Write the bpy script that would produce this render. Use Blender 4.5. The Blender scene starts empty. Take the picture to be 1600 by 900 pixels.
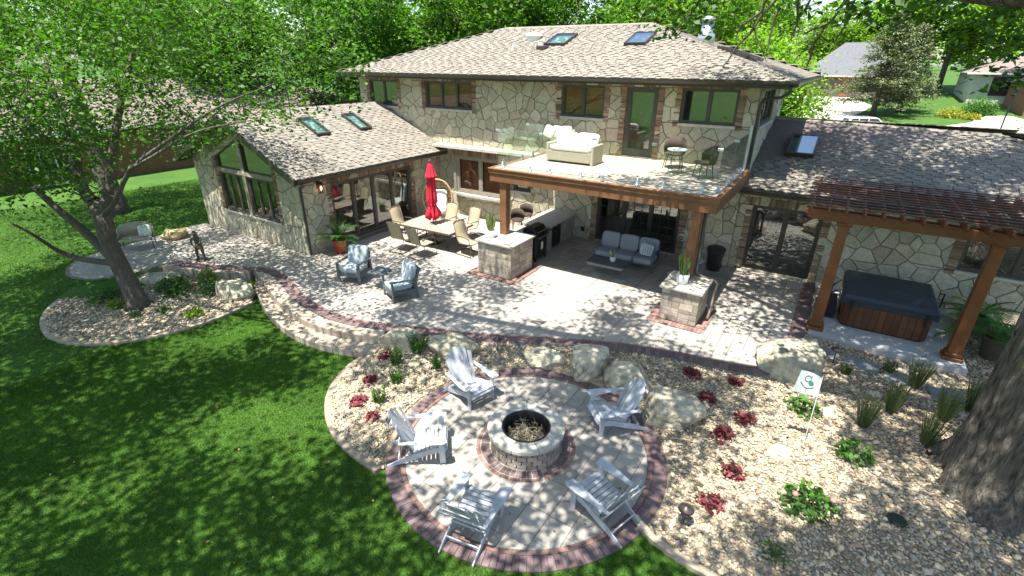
import bpy, bmesh, math, random
import numpy as np
from mathutils import Vector, Matrix
from math import sin, cos, pi, radians, atan2, sqrt
random.seed(7)
RNG = np.random.default_rng(11)
SC = bpy.context.scene
COL = SC.collection

# ---------------------------------------------------------------- camera, world, sun, exposure
CAMZ = 6.12
cam_d = bpy.data.cameras.new('camera'); cam = bpy.data.objects.new('camera', cam_d); COL.objects.link(cam)
F_PX, PITCH, ROLL, YAW = 777.2209, .42601, .00641, -.57063
_c, _s = cos(PITCH), sin(PITCH); _cr, _sr = cos(ROLL), sin(ROLL)
_R = np.array([[_cr, -_sr, 0], [_sr, _cr, 0], [0, 0, 1]]) @ np.array([[1, 0, 0], [0, -_s, -_c], [0, _c, -_s]])
_A = np.array([[cos(YAW), sin(YAW), 0], [-sin(YAW), cos(YAW), 0], [0, 0, 1]])
AX = (_A @ _R.T).T            # rows: right, down, forward
cam.matrix_world = Matrix(((AX[0][0], -AX[1][0], -AX[2][0], 0), (AX[0][1], -AX[1][1], -AX[2][1], 0), (AX[0][2], -AX[1][2], -AX[2][2], CAMZ), (0, 0, 0, 1)))
cam_d.sensor_width = 36; cam_d.lens = 36 * F_PX / 1600; cam_d.clip_start = .1; cam_d.clip_end = 2000
SC.camera = cam
SUN = Vector((-.16, -.88, 2.95)).normalized()
el = math.asin(SUN.z); az = atan2(SUN.x, SUN.y)
w = bpy.data.worlds.new('World'); SC.world = w; w.use_nodes = True
nt = w.node_tree; bg = nt.nodes['Background']; sky = nt.nodes.new('ShaderNodeTexSky'); sky.sky_type = 'NISHITA'
sky.sun_disc = False; sky.sun_elevation = el; sky.sun_rotation = az; sky.air_density = 1.0; sky.dust_density = 1.2; sky.ozone_density = 1.0
nt.links.new(sky.outputs[0], bg.inputs[0]); bg.inputs[1].default_value = .12
sl = bpy.data.lights.new('sun', 'SUN'); sl.energy = 5.0; sl.angle = radians(.53); sl.color = (1, .965, .9)
so = bpy.data.objects.new('sun', sl); COL.objects.link(so); so.rotation_euler = SUN.to_track_quat('Z', 'Y').to_euler()
SC.view_settings.view_transform = 'Standard'; SC.view_settings.look = 'None'; SC.view_settings.exposure = 1.35; SC.view_settings.gamma = 1
SC.render.engine = 'CYCLES'; SC.cycles.max_bounces = 6; SC.cycles.transparent_max_bounces = 12

def proj(p):
    v = AX @ (np.array(p, float) - [0, 0, CAMZ])
    if v[2] < .1: return None
    return 800 + F_PX * v[0] / v[2], 450 + F_PX * v[1] / v[2], v[2]
def rank(p):                                   # distance, pushed far back when outside the frame
    q = proj(p)
    if q is None: return 1e4
    return q[2] + (0 if -15 < q[0] < 1615 and -15 < q[1] < 915 else 500)

# ---------------------------------------------------------------- materials
MATS = {}
def mk(name, base, rough=.7, var=.12, nscale=6, namt=.2, bump=.0, bscale=40, metal=0, alt=None, altfac=.5, spec=.4, trans=None, hue=0, n2=None, coat=0, vs=None, bd=.02):
    if name in MATS: return MATS[name]
    m = bpy.data.materials.new(name); m.use_nodes = True; N = m.node_tree.nodes; L = m.node_tree.links
    b = N['Principled BSDF']; b.inputs['Roughness'].default_value = rough; b.inputs['Metallic'].default_value = metal
    b.inputs['Specular IOR Level'].default_value = spec; b.inputs['Coat Weight'].default_value = coat
    geo = N.new('ShaderNodeNewGeometry'); oi = N.new('ShaderNodeObjectInfo'); at = N.new('ShaderNodeAttribute'); at.attribute_name = 'tone'
    def M(op, a, b_=None, c=None):
        n = N.new('ShaderNodeMath'); n.operation = op
        for i, v in enumerate((a, b_, c)):
            if v is None: continue
            if isinstance(v, (int, float)): n.inputs[i].default_value = v
            else: L.new(v, n.inputs[i])
        return n.outputs[0]
    r = M('FRACT', M('ADD', oi.outputs['Random'], at.outputs['Fac']))
    POS = geo.outputs['Position']
    if vs:
        vv = N.new('ShaderNodeVectorMath'); vv.operation = 'MULTIPLY'; L.new(POS, vv.inputs[0]); vv.inputs[1].default_value = vs; POS = vv.outputs[0]
    nz = N.new('ShaderNodeTexNoise'); nz.inputs['Scale'].default_value = nscale; nz.inputs['Detail'].default_value = 5; L.new(POS, nz.inputs['Vector'])
    f = M('MULTIPLY_ADD', M('SUBTRACT', r, .5), 2 * var, 1.0)
    f2 = M('MULTIPLY_ADD', M('SUBTRACT', nz.outputs[0], .5), 2 * namt * 1.6, 1.0)
    fac = M('MULTIPLY', f, f2)
    mixc = N.new('ShaderNodeMix'); mixc.data_type = 'RGBA'; mixc.inputs[6].default_value = (*base, 1); mixc.inputs[7].default_value = (*(alt or base), 1)
    r2 = M('FRACT', M('MULTIPLY', r, 7.31))
    if alt: L.new(M('GREATER_THAN', r2, 1 - altfac) if altfac < .4 else r2, mixc.inputs[0])
    else: mixc.inputs[0].default_value = 0
    colr = mixc.outputs[2]
    if n2:                                       # large patches of a second colour (lichen, moss, wear, painted crevices)
        nn = N.new('ShaderNodeTexNoise'); nn.inputs['Scale'].default_value = n2[1]; nn.inputs['Detail'].default_value = 6; L.new(geo.outputs['Position'], nn.inputs['Vector'])
        rp = N.new('ShaderNodeValToRGB'); rp.color_ramp.elements[0].position = n2[2]; rp.color_ramp.elements[1].position = n2[2] + .12; L.new(nn.outputs[0], rp.inputs[0])
        mm = N.new('ShaderNodeMix'); mm.data_type = 'RGBA'; L.new(rp.outputs[0], mm.inputs[0]); L.new(colr, mm.inputs[6]); mm.inputs[7].default_value = (*n2[0], 1); colr = mm.outputs[2]
    vm = N.new('ShaderNodeVectorMath'); vm.operation = 'SCALE'; L.new(colr, vm.inputs[0]); L.new(fac, vm.inputs[3])
    out = vm.outputs[0]
    if hue:
        hs = N.new('ShaderNodeHueSaturation'); L.new(out, hs.inputs['Color']); L.new(M('MULTIPLY_ADD', M('SUBTRACT', M('FRACT', M('MULTIPLY', r, 3.7)), .5), hue, .5), hs.inputs['Hue']); out = hs.outputs[0]
    L.new(out, b.inputs['Base Color'])
    if bump:
        bn = N.new('ShaderNodeTexNoise'); bn.inputs['Scale'].default_value = bscale; bn.inputs['Detail'].default_value = 6; L.new(POS, bn.inputs['Vector'])
        bp = N.new('ShaderNodeBump'); bp.inputs['Strength'].default_value = bump; bp.inputs['Distance'].default_value = bd; L.new(bn.outputs[0], bp.inputs['Height']); L.new(bp.outputs[0], b.inputs['Normal'])
    if trans:
        tr = N.new('ShaderNodeBsdfTranslucent'); mx = N.new('ShaderNodeMixShader'); mx.inputs[0].default_value = trans[0]
        v2 = N.new('ShaderNodeVectorMath'); v2.operation = 'MULTIPLY'; L.new(out, v2.inputs[0]); v2.inputs[1].default_value = trans[1]; L.new(v2.outputs[0], tr.inputs[0])
        L.new(b.outputs[0], mx.inputs[1]); L.new(tr.outputs[0], mx.inputs[2]); L.new(mx.outputs[0], N['Material Output'].inputs[0])
    MATS[name] = m; return m
def glassmat(name, tint, ior, clear=.6, rough=0.0):
    m = bpy.data.materials.new(name); m.use_nodes = True; N = m.node_tree.nodes; L = m.node_tree.links; N.remove(N['Principled BSDF'])
    t = N.new('ShaderNodeBsdfTransparent'); t.inputs[0].default_value = (*[c * clear for c in tint], 1); g = N.new('ShaderNodeBsdfGlossy'); g.inputs[0].default_value = (.95, 1, .97, 1); g.inputs[1].default_value = rough
    lw = N.new('ShaderNodeLayerWeight'); pw = N.new('ShaderNodeMath'); pw.operation = 'POWER'; L.new(lw.outputs['Facing'], pw.inputs[0]); pw.inputs[1].default_value = 4.5
    f0 = ((ior - 1) / (ior + 1)) ** 2; ma = N.new('ShaderNodeMath'); ma.operation = 'MULTIPLY_ADD'; L.new(pw.outputs[0], ma.inputs[0]); ma.inputs[1].default_value = 1 - f0; ma.inputs[2].default_value = f0
    mx = N.new('ShaderNodeMixShader'); L.new(ma.outputs[0], mx.inputs[0]); L.new(t.outputs[0], mx.inputs[1]); L.new(g.outputs[0], mx.inputs[2]); L.new(mx.outputs[0], N['Material Output'].inputs[0])
    MATS[name] = m; return m

LEAFT = (1.1, 1.5, .5)
M_mortar = mk('mortar', (.25, .225, .18), .95, namt=.15, bump=.3)
M_stone = mk('wall_limestone', (.49, .43, .31), .85, var=.2, nscale=9, namt=.25, alt=(.43, .405, .31), bump=.8, bscale=28, hue=.03, bd=.03, n2=((.36, .32, .22), 1.1, .62))
M_brick = mk('wall_brick', (.17, .105, .07), .9, var=.35, nscale=20, namt=.2, alt=(.30, .21, .14), bump=.4)
M_sill = mk('limestone_sill', (.48, .45, .38), .8)
M_shingle = mk('asphalt_shingle', (.27, .24, .195), .95, var=.11, nscale=2.5, namt=.14, alt=(.205, .182, .15), bump=.5, bscale=150)
M_roofbase = mk('roof_felt', (.12, .10, .09), .95)
M_bronze = mk('dark_bronze_trim', (.045, .04, .032), .4, var=.0, spec=.5)
M_wfrm = mk('bronze_window_frame', (.075, .068, .056), .45, var=.05)
M_taupe = mk('taupe_window_frame', (.26, .23, .18), .5, var=.05)
M_glass = glassmat('window_glass', (.85, .92, .88), 2.5, .8)
M_glassb = glassmat('clear_window_glass', (.92, .95, .92), 1.75, .9)
M_skyglass = glassmat('skylight_glass', (.66, .97, .87), 2.2, .92)
M_railglass = glassmat('railing_glass', (.96, .995, .97), 1.4, .985)
M_blind = mk('brown_blind', (.45, .18, .09), .6, var=.15)
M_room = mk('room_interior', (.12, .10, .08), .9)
M_paver = mk('grey_paver', (.39, .35, .295), .85, var=.13, nscale=5, namt=.14, bump=.35, bscale=60, alt=(.32, .295, .26))
M_pbrick = mk('plum_border_brick', (.175, .115, .112), .85, var=.25, nscale=12, namt=.2, alt=(.14, .105, .105), bump=.3)
M_redbrick = mk('red_edge_brick', (.23, .135, .115), .85, var=.2, nscale=12, namt=.2, bump=.3)
M_slab = mk('sandstone_step', (.42, .34, .25), .85, var=.15, nscale=7, namt=.25, bump=.5, bscale=30, alt=(.36, .30, .24))
M_joint = mk('joint_sand', (.19, .17, .145), .95, namt=.1)
M_block = mk('tumbled_wall_block', (.43, .36, .28), .9, var=.28, nscale=14, namt=.25, bump=.6, bscale=35, alt=(.30, .255, .215))
M_skyblue = glassmat('sky_tinted_glass', (.62, .85, 1.0), 6.5, .95)  # blue tint and raised ior stand in for the sky's reflection
M_cap = mk('limestone_cap', (.45, .42, .355), .8, nscale=5, namt=.12, bump=.2)
M_wood = mk('cedar_stain', (.20, .092, .042), .55, var=.12, nscale=3, namt=.3, bump=.15, bscale=25)
M_pwood = mk('pergola_stain', (.165, .062, .02), .5, var=.1, nscale=3, namt=.25, bump=.12, bscale=25)
M_slat = mk('pergola_slat', (.115, .05, .036), .55, var=.15, nscale=3, namt=.2)
M_deckf = mk('deck_floor', (.42, .355, .285), .8, var=.18, nscale=8, namt=.1)
M_adir = mk('grey_painted_slat', (.42, .44, .465), .6, var=.1, nscale=7, namt=.22, bump=.3, bscale=60)
M_poly = mk('slate_grey_frame', (.10, .115, .12), .5, var=.06, namt=.08)
M_cush = mk('blue_grey_fabric', (.38, .43, .46), .95, var=.04, nscale=25, namt=.1, bump=.2, bscale=120)
M_cush2 = mk('sofa_grey_fabric', (.27, .30, .345), .95, var=.04, nscale=25, namt=.08, bump=.2, bscale=120)
M_white = mk('white_fabric', (.74, .72, .70), .95, var=.02, namt=.05)
M_wicker = mk('greige_wicker', (.42, .37, .29), .8, nscale=70, namt=.5, bump=.8, bscale=90)
M_dwick = mk('dark_wicker', (.06, .04, .03), .7, nscale=70, namt=.5, bump=.8, bscale=90)
M_rattan = mk('natural_rattan', (.42, .28, .13), .6, nscale=40, namt=.2)
M_black = mk('black_metal', (.018, .018, .02), .4, var=0)
M_blackp = mk('black_plastic', (.02, .02, .022), .5, var=0)
M_steel = mk('brushed_steel', (.5, .5, .5), .3, metal=1, var=0, namt=.03)
M_galv = mk('galvanised_metal', (.5, .53, .56), .4, metal=.7, var=0, namt=.1)
M_brownm = mk('brown_tube_metal', (.10, .075, .055), .5, var=0)
M_sling = mk('tan_sling', (.40, .34, .22), .9, var=.05, nscale=60, namt=.1)
M_tile = mk('table_tile', (.36, .29, .22), .6, var=.15, nscale=8, namt=.25)
M_red = mk('red_canvas', (.55, .02, .05), .85, var=0, nscale=4, namt=.15)
M_redpot = mk('red_glazed', (.36, .025, .02), .2, var=0, namt=.1)
M_whitepot = mk('white_ceramic', (.7, .72, .72), .3, var=0, namt=.02)
M_soil = mk('potting_soil', (.05, .04, .03), .95)
M_snake = mk('snake_plant_leaf', (.10, .19, .05), .5, var=.3, alt=(.34, .38, .12), hue=.02)
M_palm = mk('palm_leaf', (.07, .18, .03), .5, var=.3, trans=(.3, LEAFT))
M_rock = mk('cream_boulder', (.52, .46, .33), .9, nscale=6, namt=.55, bump=1, bscale=9, n2=((.27, .255, .19), 3.2, .53), bd=.10)  # dark patches: grey lichen plus painted-in crevice shade
M_rocky = mk('yellow_boulder', (.45, .36, .19), .9, nscale=4, namt=.4, bump=1, bscale=9, n2=((.2, .16, .1), 6, .55))
M_flag = mk('bluestone_flag', (.21, .22, .22), .85, var=.15, nscale=6, namt=.25, bump=.5)
M_pebble = mk('river_pebble', (.55, .43, .26), .8, var=.5, nscale=50, namt=.15, alt=(.30, .275, .23), hue=.05)
M_bedsoil = mk('bed_base', (.32, .26, .18), .95, nscale=20, namt=.3)
M_curb = mk('concrete_curb', (.34, .28, .21), .9, nscale=8, namt=.2, bump=.4)
M_conc = mk('pale_concrete', (.46, .46, .45), .85, nscale=3, namt=.08, bump=.15)
M_drive = mk('drive_concrete', (.50, .47, .42), .9, nscale=.5, namt=.08)
M_lawn = mk('lawn', (.045, .11, .010), .95, nscale=1.2, namt=.3, bump=.5, bscale=60)
M_blade = mk('grass_blade', (.056, .145, .010), .7, var=.45, nscale=.7, namt=.5, trans=(.4, (1.25, 1.5, .5)), alt=(.085, .17, .016), n2=((.11, .15, .03), 2.6, .60))
M_bark = mk('grey_brown_bark', (.115, .095, .075), .95, nscale=14, namt=.4, bump=1, bscale=24, vs=(1, 1, .25), bd=.04)
M_oakb = mk('oak_bark', (.12, .105, .085), .95, nscale=20, namt=.85, bump=1, bscale=20, n2=((.12, .15, .03), 1.6, .62), vs=(1, 1, .14), bd=.12)
M_leafm = mk('maple_leaf', (.062, .155, .012), .55, var=.4, nscale=.8, namt=.25, trans=(.4, LEAFT), alt=(.10, .20, .016), hue=.03)
M_leafo = mk('oak_leaf', (.045, .115, .012), .5, var=.35, nscale=.8, namt=.2, trans=(.35, LEAFT), alt=(.065, .15, .014))
M_leafb = mk('bright_leaf', (.13, .245, .018), .6, var=.4, nscale=.35, namt=.35, trans=(.4, LEAFT), alt=(.19, .29, .03), hue=.04)
M_spruce = mk('spruce_needle', (.11, .145, .075), .8, var=.35, nscale=.6, namt=.3, trans=(.15, LEAFT), alt=(.16, .17, .08))
M_shrub = mk('shrub_leaf', (.055, .16, .015), .6, var=.4, trans=(.35, LEAFT), alt=(.075, .16, .03))
M_hosta = mk('chartreuse_leaf', (.20, .30, .03), .55, var=.25, trans=(.35, LEAFT))
M_heuch = mk('burgundy_leaf', (.25, .055, .06), .6, var=.45, alt=(.14, .035, .04), trans=(.3, (1.6, .8, .8)))
M_tgrass = mk('reed_grass', (.09, .15, .045), .7, var=.35, trans=(.3, LEAFT), alt=(.20, .20, .09))
M_yel = mk('yellow_shrub_leaf', (.28, .27, .03), .7, var=.3, trans=(.3, LEAFT))
M_pink = mk('pink_bloom', (.42, .24, .19), .8, var=.2)
M_tub = mk('tub_plank', (.125, .052, .022), .5, var=.2, nscale=4, namt=.35)
M_cover = mk('navy_vinyl', (.028, .04, .055), .45, var=0, nscale=3, namt=.15, bump=.15, bscale=10)
M_whitep = mk('white_paint', (.78, .78, .75), .5, var=0, namt=.03)
M_nbrick = mk('neighbour_brick', (.22, .105, .06), .9, var=.1, nscale=3, namt=.2)
M_nroof = mk('neighbour_shingle', (.20, .16, .14), .95, var=.1, nscale=12, namt=.3)
M_groof = mk('grey_shingle', (.13, .135, .14), .95, nscale=4, namt=.2)
M_gdoor = mk('brown_garage_door', (.10, .075, .065), .7)
M_carw = mk('white_car_paint', (.75, .76, .77), .25, var=0, namt=0, coat=.6)
M_dglass = mk('dark_tinted_glass', (.02, .025, .03), .08, var=0, namt=0, spec=.8)
M_tyre = mk('tyre_rubber', (.02, .02, .02), .9, var=0)
M_tan = mk('tan_siding', (.55, .55, .48), .8)
M_bronzes = mk('weathered_bronze', (.11, .09, .065), .6, var=0, nscale=25, namt=.4)
M_lamp = mk('copper_lantern', (.20, .08, .04), .4, metal=.6, var=0)
M_copper = mk('dark_copper', (.10, .075, .07), .4, metal=.6, var=0)
M_teal = mk('teal_print_fabric', (.70, .72, .68), .9, var=0, nscale=10, namt=.1, n2=((.02, .30, .26), 14, .52))
M_stripe = mk('pale_pillow_fabric', (.5, .56, .58), .9, var=0)
M_stripeb = mk('blue_stripe_fabric', (.09, .16, .21), .9, var=0)
M_sage = mk('sage_fabric', (.42, .46, .38), .9)
M_emgreen = mk('emblem_green', (.05, .25, .16), .8, var=0)
M_emgrey = mk('emblem_charcoal', (.06, .07, .08), .8, var=0)
M_flagc = mk('white_flag_cloth', (.58, .62, .63), .9, var=0)
M_ash = mk('brush_wood', (.30, .27, .18), .95, var=.4)
M_glow = bpy.data.materials.new('lantern_bulb'); M_glow.use_nodes = True
_b = M_glow.node_tree.nodes['Principled BSDF']; _b.inputs['Emission Color'].default_value = (1, .5, .2, 1); _b.inputs['Emission Strength'].default_value = 4; _b.inputs['Base Color'].default_value = (1, .6, .3, 1)

# ---------------------------------------------------------------- object helpers
def lk(o, parent=None):
    COL.objects.link(o)
    if parent: o.parent = parent
    return o
def tag(o, label, cat, group=None):
    o['label'] = label; o['category'] = cat
    if group: o['group'] = group
    return o
def thing(name, label, cat, loc=(0, 0, 0), rz=0, group=None):
    o = bpy.data.objects.new(name, None); lk(o); o.location = loc; o.rotation_euler = (0, 0, rz); o.empty_display_size = .1
    return tag(o, label, cat, group)
def plabel(o, s): o['label'] = s; return o
class MB:
    def __init__(s): s.v = []; s.f = []; s.m = []; s.t = []; s.mi = 0
    def poly(s, pts, t=None):
        n = len(s.v); s.v += [tuple(p) for p in pts]; s.f.append(tuple(range(n, n + len(pts)))); s.m.append(s.mi); s.t.append(random.random() if t is None else t)
    def add(s, vs, fs, t=None):
        n = len(s.v); s.v += [tuple(p) for p in vs]; t = random.random() if t is None else t
        for f in fs: s.f.append(tuple(i + n for i in f)); s.m.append(s.mi); s.t.append(t)
        return s
    def box(s, x0, x1, y0, y1, z0, z1, t=None):
        return s.add([(x, y, z) for z in (z0, z1) for y in (y0, y1) for x in (x0, x1)], [(0, 2, 3, 1), (4, 5, 7, 6), (0, 1, 5, 4), (2, 6, 7, 3), (0, 4, 6, 2), (1, 3, 7, 5)], t)
    def beam(s, p0, p1, wd, th, side=(0, 0, 1), t=None):      # a board: wd along side, th across
        p0, p1 = Vector(p0), Vector(p1); d = (p1 - p0).normalized(); a = Vector(side); a = (a - d * a.dot(d)).normalized(); b = d.cross(a)
        vs = [p + a * (i * wd / 2) + b * (j * th / 2) for p in (p0, p1) for i, j in ((-1, -1), (1, -1), (1, 1), (-1, 1))]
        return s.add(vs, [(0, 1, 2, 3), (7, 6, 5, 4), (0, 4, 5, 1), (1, 5, 6, 2), (2, 6, 7, 3), (3, 7, 4, 0)], t)
    def tube(s, pts, rad, n=8, cap=True, t=None):
        pts = [Vector(p) for p in pts]; rad = rad if isinstance(rad, (list, tuple)) else [rad] * len(pts); vs = []; fs = []; a = None
        for i, p in enumerate(pts):
            d = (pts[min(i + 1, len(pts) - 1)] - pts[max(i - 1, 0)]).normalized()
            if a is None: a = d.orthogonal().normalized()
            else: a = (a - d * a.dot(d)); a = a.normalized() if a.length > 1e-4 else d.orthogonal().normalized()
            b = d.cross(a)
            vs += [p + (a * cos(2 * pi * k / n) + b * sin(2 * pi * k / n)) * rad[i] for k in range(n)]
            if i: fs += [((i - 1) * n + k, (i - 1) * n + (k + 1) % n, i * n + (k + 1) % n, i * n + k) for k in range(n)]
        if cap: fs += [tuple(range(n))[::-1], tuple(range((len(pts) - 1) * n, len(pts) * n))]
        return s.add(vs, fs, t)
    def lathe(s, prof, c=(0, 0, 0), n=20, t=None, cap=True):            # prof: (r, z)
        vs = [(c[0] + r * cos(2 * pi * k / n), c[1] + r * sin(2 * pi * k / n), c[2] + z) for r, z in prof for k in range(n)]
        fs = [((i - 1) * n + k, (i - 1) * n + (k + 1) % n, i * n + (k + 1) % n, i * n + k) for i in range(1, len(prof)) for k in range(n)]
        if cap: fs += [tuple(range(n))[::-1], tuple(range((len(prof) - 1) * n, len(prof) * n))]
        return s.add(vs, fs, t)
    def prism(s, pts, off, t=None):                           # extrude a 3D polygon by vector off
        n = len(pts); off = Vector(off); vs = [Vector(p) for p in pts]; vs += [v + off for v in vs]
        return s.add(vs, [tuple(range(n))[::-1], tuple(range(n, 2 * n))] + [(i, (i + 1) % n, n + (i + 1) % n, n + i) for i in range(n)], t)
    def cushion(s, c, size, M=None, p=.32, nu=18, nv=10, t=None):   # puffed superellipsoid pad
        vs = []; sg = lambda v, e: math.copysign(abs(v) ** e, v)
        for i in range(nv + 1):
            ph = -pi / 2 + pi * i / nv
            for j in range(nu):
                th = 2 * pi * j / nu
                q = Vector((size[0] / 2 * sg(cos(ph), .38) * sg(cos(th), p), size[1] / 2 * sg(cos(ph), .38) * sg(sin(th), p), size[2] / 2 * sg(sin(ph), .42)))
                if M: q = M @ q
                vs.append(q + Vector(c))
        fs = [(i * nu + j, i * nu + (j + 1) % nu, (i + 1) * nu + (j + 1) % nu, (i + 1) * nu + j) for i in range(nv) for j in range(nu)]
        return s.add(vs, fs, t)
    def build(s, name, mat, parent=None, smooth=False, bevel=0, stuff=False, struct=False):
        me = bpy.data.meshes.new(name); me.from_pydata(s.v, [], s.f)
        for mm in (mat if isinstance(mat, (list, tuple)) else [mat]): me.materials.append(mm)
        if isinstance(mat, (list, tuple)): me.polygons.foreach_set('material_index', s.m)
        if stuff: a = me.attributes.new('tone', 'FLOAT', 'FACE'); a.data.foreach_set('value', s.t)
        if smooth: me.polygons.foreach_set('use_smooth', [True] * len(s.f))
        o = bpy.data.objects.new(name, me); lk(o, parent)
        if bevel:
            b = o.modifiers.new('bevel', 'BEVEL'); b.width = bevel; b.segments = 1; b.limit_method = 'ANGLE'
        if stuff: o['kind'] = 'stuff'
        if struct: o['kind'] = 'structure'
        me.update(); return o
def fast_mesh(name, V, F, mat, parent=None, tone=None, stuff=True, smooth=False):   # numpy verts Nx3, faces MxK
    me = bpy.data.meshes.new(name); V = np.ascontiguousarray(V, np.float32); F = np.ascontiguousarray(F, np.int32); n, k = F.shape
    me.vertices.add(len(V)); me.vertices.foreach_set('co', V.ravel()); me.loops.add(n * k); me.loops.foreach_set('vertex_index', F.ravel())
    me.polygons.add(n); me.polygons.foreach_set('loop_start', np.arange(0, n * k, k, dtype=np.int32)); me.polygons.foreach_set('loop_total', np.full(n, k, np.int32))
    if smooth: me.polygons.foreach_set('use_smooth', np.ones(n, bool))
    me.materials.append(mat)
    if tone is not None: a = me.attributes.new('tone', 'FLOAT', 'FACE'); a.data.foreach_set('value', np.ascontiguousarray(tone, np.float32))
    me.update(calc_edges=True); o = bpy.data.objects.new(name, me); lk(o, parent)
    if stuff: o['kind'] = 'stuff'
    return o
def copy_tree(o, loc=None, rz=None, label=None, parent=None):
    c = o.copy(); COL.objects.link(c); c.parent = parent
    if loc is not None: c.location = loc
    if rz is not None: c.rotation_euler[2] = rz
    if label: c['label'] = label
    for ch in list(KIDS.get(o.name, o.children)): copy_tree(ch, parent=c)
    return c
KIDS = {}
UNIT = {}
def unitbox(mat, bev=.08):
    k = (mat.name, bev)
    if k not in UNIT:
        b = MB(); e = 1 - bev; b.add([(x, y, -1) for x, y in ((-1, -1), (1, -1), (1, 1), (-1, 1))] + [(x, y, e) for x, y in ((-1, -1), (1, -1), (1, 1), (-1, 1))] + [(x * e, y * e, 1) for x, y in ((-1, -1), (1, -1), (1, 1), (-1, 1))],
              [(0, 1, 5, 4), (1, 2, 6, 5), (2, 3, 7, 6), (3, 0, 4, 7), (4, 5, 9, 8), (5, 6, 10, 9), (6, 7, 11, 10), (7, 4, 8, 11), (8, 9, 10, 11)])
        me = bpy.data.meshes.new('piece'); me.from_pydata(b.v, [], b.f); me.materials.append(mat); UNIT[k] = (me, np.array(b.v), b.f)
    return UNIT[k]
def boxpieces(name, lst, mat, parent, maxn=300, bev=.08):
    """lst: (centre, X, Y, Z) half-extent vectors; nearest in view become objects, the rest one mesh"""
    me, V, F = unitbox(mat, bev); lst = sorted(lst, key=lambda q: rank(q[0])); n = 0
    vis = [q for q in lst if rank(q[0]) < 400][:maxn]; rest = lst[len(vis):]
    for c, X, Y, Z in vis:
        o = bpy.data.objects.new(name, me); lk(o, parent)
        o.matrix_local = Matrix(((X[0], Y[0], Z[0], c[0]), (X[1], Y[1], Z[1], c[1]), (X[2], Y[2], Z[2], c[2]), (0, 0, 0, 1)))
    if rest:
        b = MB()
        for c, X, Y, Z in rest:
            A_ = np.array([X, Y, Z]); b.add(V @ A_ + np.array(c), F)
        b.build(name, mat, parent, stuff=True)
def prismpieces(name, lst, mat, parent, maxn=300, inset=.0, chamfer=.012):
    """lst: (list of 3D points, outward normal, thickness)"""
    pcs = []
    for pts, nrm, th in lst:
        P = np.array(pts, float); c = P.mean(0); nrm = np.array(nrm, float); n = len(P)
        if inset:
            d = P - c; L_ = np.linalg.norm(d, axis=1, keepdims=True); P = c + d * np.clip(1 - inset / np.maximum(L_, 1e-3) * 1.25, .3, 1)
        d = P - c; L_ = np.linalg.norm(d, axis=1, keepdims=True); Q = c + d * np.clip(1 - chamfer / np.maximum(L_, 1e-3), .3, 1)
        V = np.concatenate([P, P + nrm * (th * .65), Q + nrm * th]); F = [tuple(range(2 * n, 3 * n))]
        for a in (0, 1): F += [(a * n + i, a * n + (i + 1) % n, (a + 1) * n + (i + 1) % n, (a + 1) * n + i) for i in range(n)]
        # orientation
        A_ = np.cross(P[1] - P[0], P[2] - P[1])
        if A_ @ nrm < 0: F = [f[::-1] for f in F]
        pcs.append((rank(c), c, V, F))
    pcs.sort(key=lambda q: q[0]); k = 0; b = MB()
    for r, c, V, F in pcs:
        if r < 400 and k < maxn:
            me = bpy.data.meshes.new(name); me.from_pydata((V - c).tolist(), [], F); me.materials.append(mat); o = bpy.data.objects.new(name, me); lk(o, parent); o.location = c; k += 1
        else: b.add(V, F)
    if b.f: b.build(name, mat, parent, stuff=True)

# ---------------------------------------------------------------- 2D polygon tools
def clip_half(P, a, b, c):                       # keep a*x+b*y<=c
    out = []; n = len(P)
    for i in range(n):
        p, q = P[i], P[(i + 1) % n]; dp = a * p[0] + b * p[1] - c; dq = a * q[0] + b * q[1] - c
        if dp <= 0: out.append(p)
        if (dp < 0 < dq) or (dq < 0 < dp): t = dp / (dp - dq); out.append((p[0] + t * (q[0] - p[0]), p[1] + t * (q[1] - p[1])))
    return out
def area(P): return .5 * sum(P[i][0] * P[(i + 1) % len(P)][1] - P[(i + 1) % len(P)][0] * P[i][1] for i in range(len(P))) if len(P) > 2 else 0
def ccw(P): return list(P) if area(P) > 0 else list(P)[::-1]
def edges(C):
    C = ccw(C)
    for i in range(len(C)):
        p, q = C[i], C[(i + 1) % len(C)]; nx, ny = q[1] - p[1], p[0] - q[0]; L_ = sqrt(nx * nx + ny * ny) or 1; yield nx / L_, ny / L_, (nx * p[0] + ny * p[1]) / L_
def clip_conv(P, C):
    for a, b, c in edges(C):
        P = clip_half(P, a, b, c)
        if len(P) < 3: return []
    return P
def subtract(P, C):
    out = []
    for a, b, c in edges(C):
        q = clip_half(P, -a, -b, -c)
        if len(q) > 2 and abs(area(q)) > 1e-5: out.append(q)
        P = clip_half(P, a, b, c)
        if len(P) < 3: break
    return out
def inpoly(x, y, P):
    x = np.asarray(x); y = np.asarray(y); r = np.zeros(x.shape, bool); n = len(P)
    for i in range(n):
        x0, y0 = P[i]; x1, y1 = P[(i + 1) % n]
        if y0 == y1: continue
        cnd = ((y0 > y) != (y1 > y)) & (x < (x1 - x0) * (y - y0) / (y1 - y0) + x0); r ^= cnd
    return r
def distpoly(x, y, P, closed=False):
    d = np.full(np.shape(x), 1e9); n = len(P)
    for i in range(n if closed else n - 1):
        ax, ay = P[i]; bx, by = P[(i + 1) % n]; L2 = (bx - ax) ** 2 + (by - ay) ** 2
        t = np.clip(((x - ax) * (bx - ax) + (y - ay) * (by - ay)) / L2, 0, 1); d = np.minimum(d, np.hypot(x - ax - t * (bx - ax), y - ay - t * (by - ay)))
    return d
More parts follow.
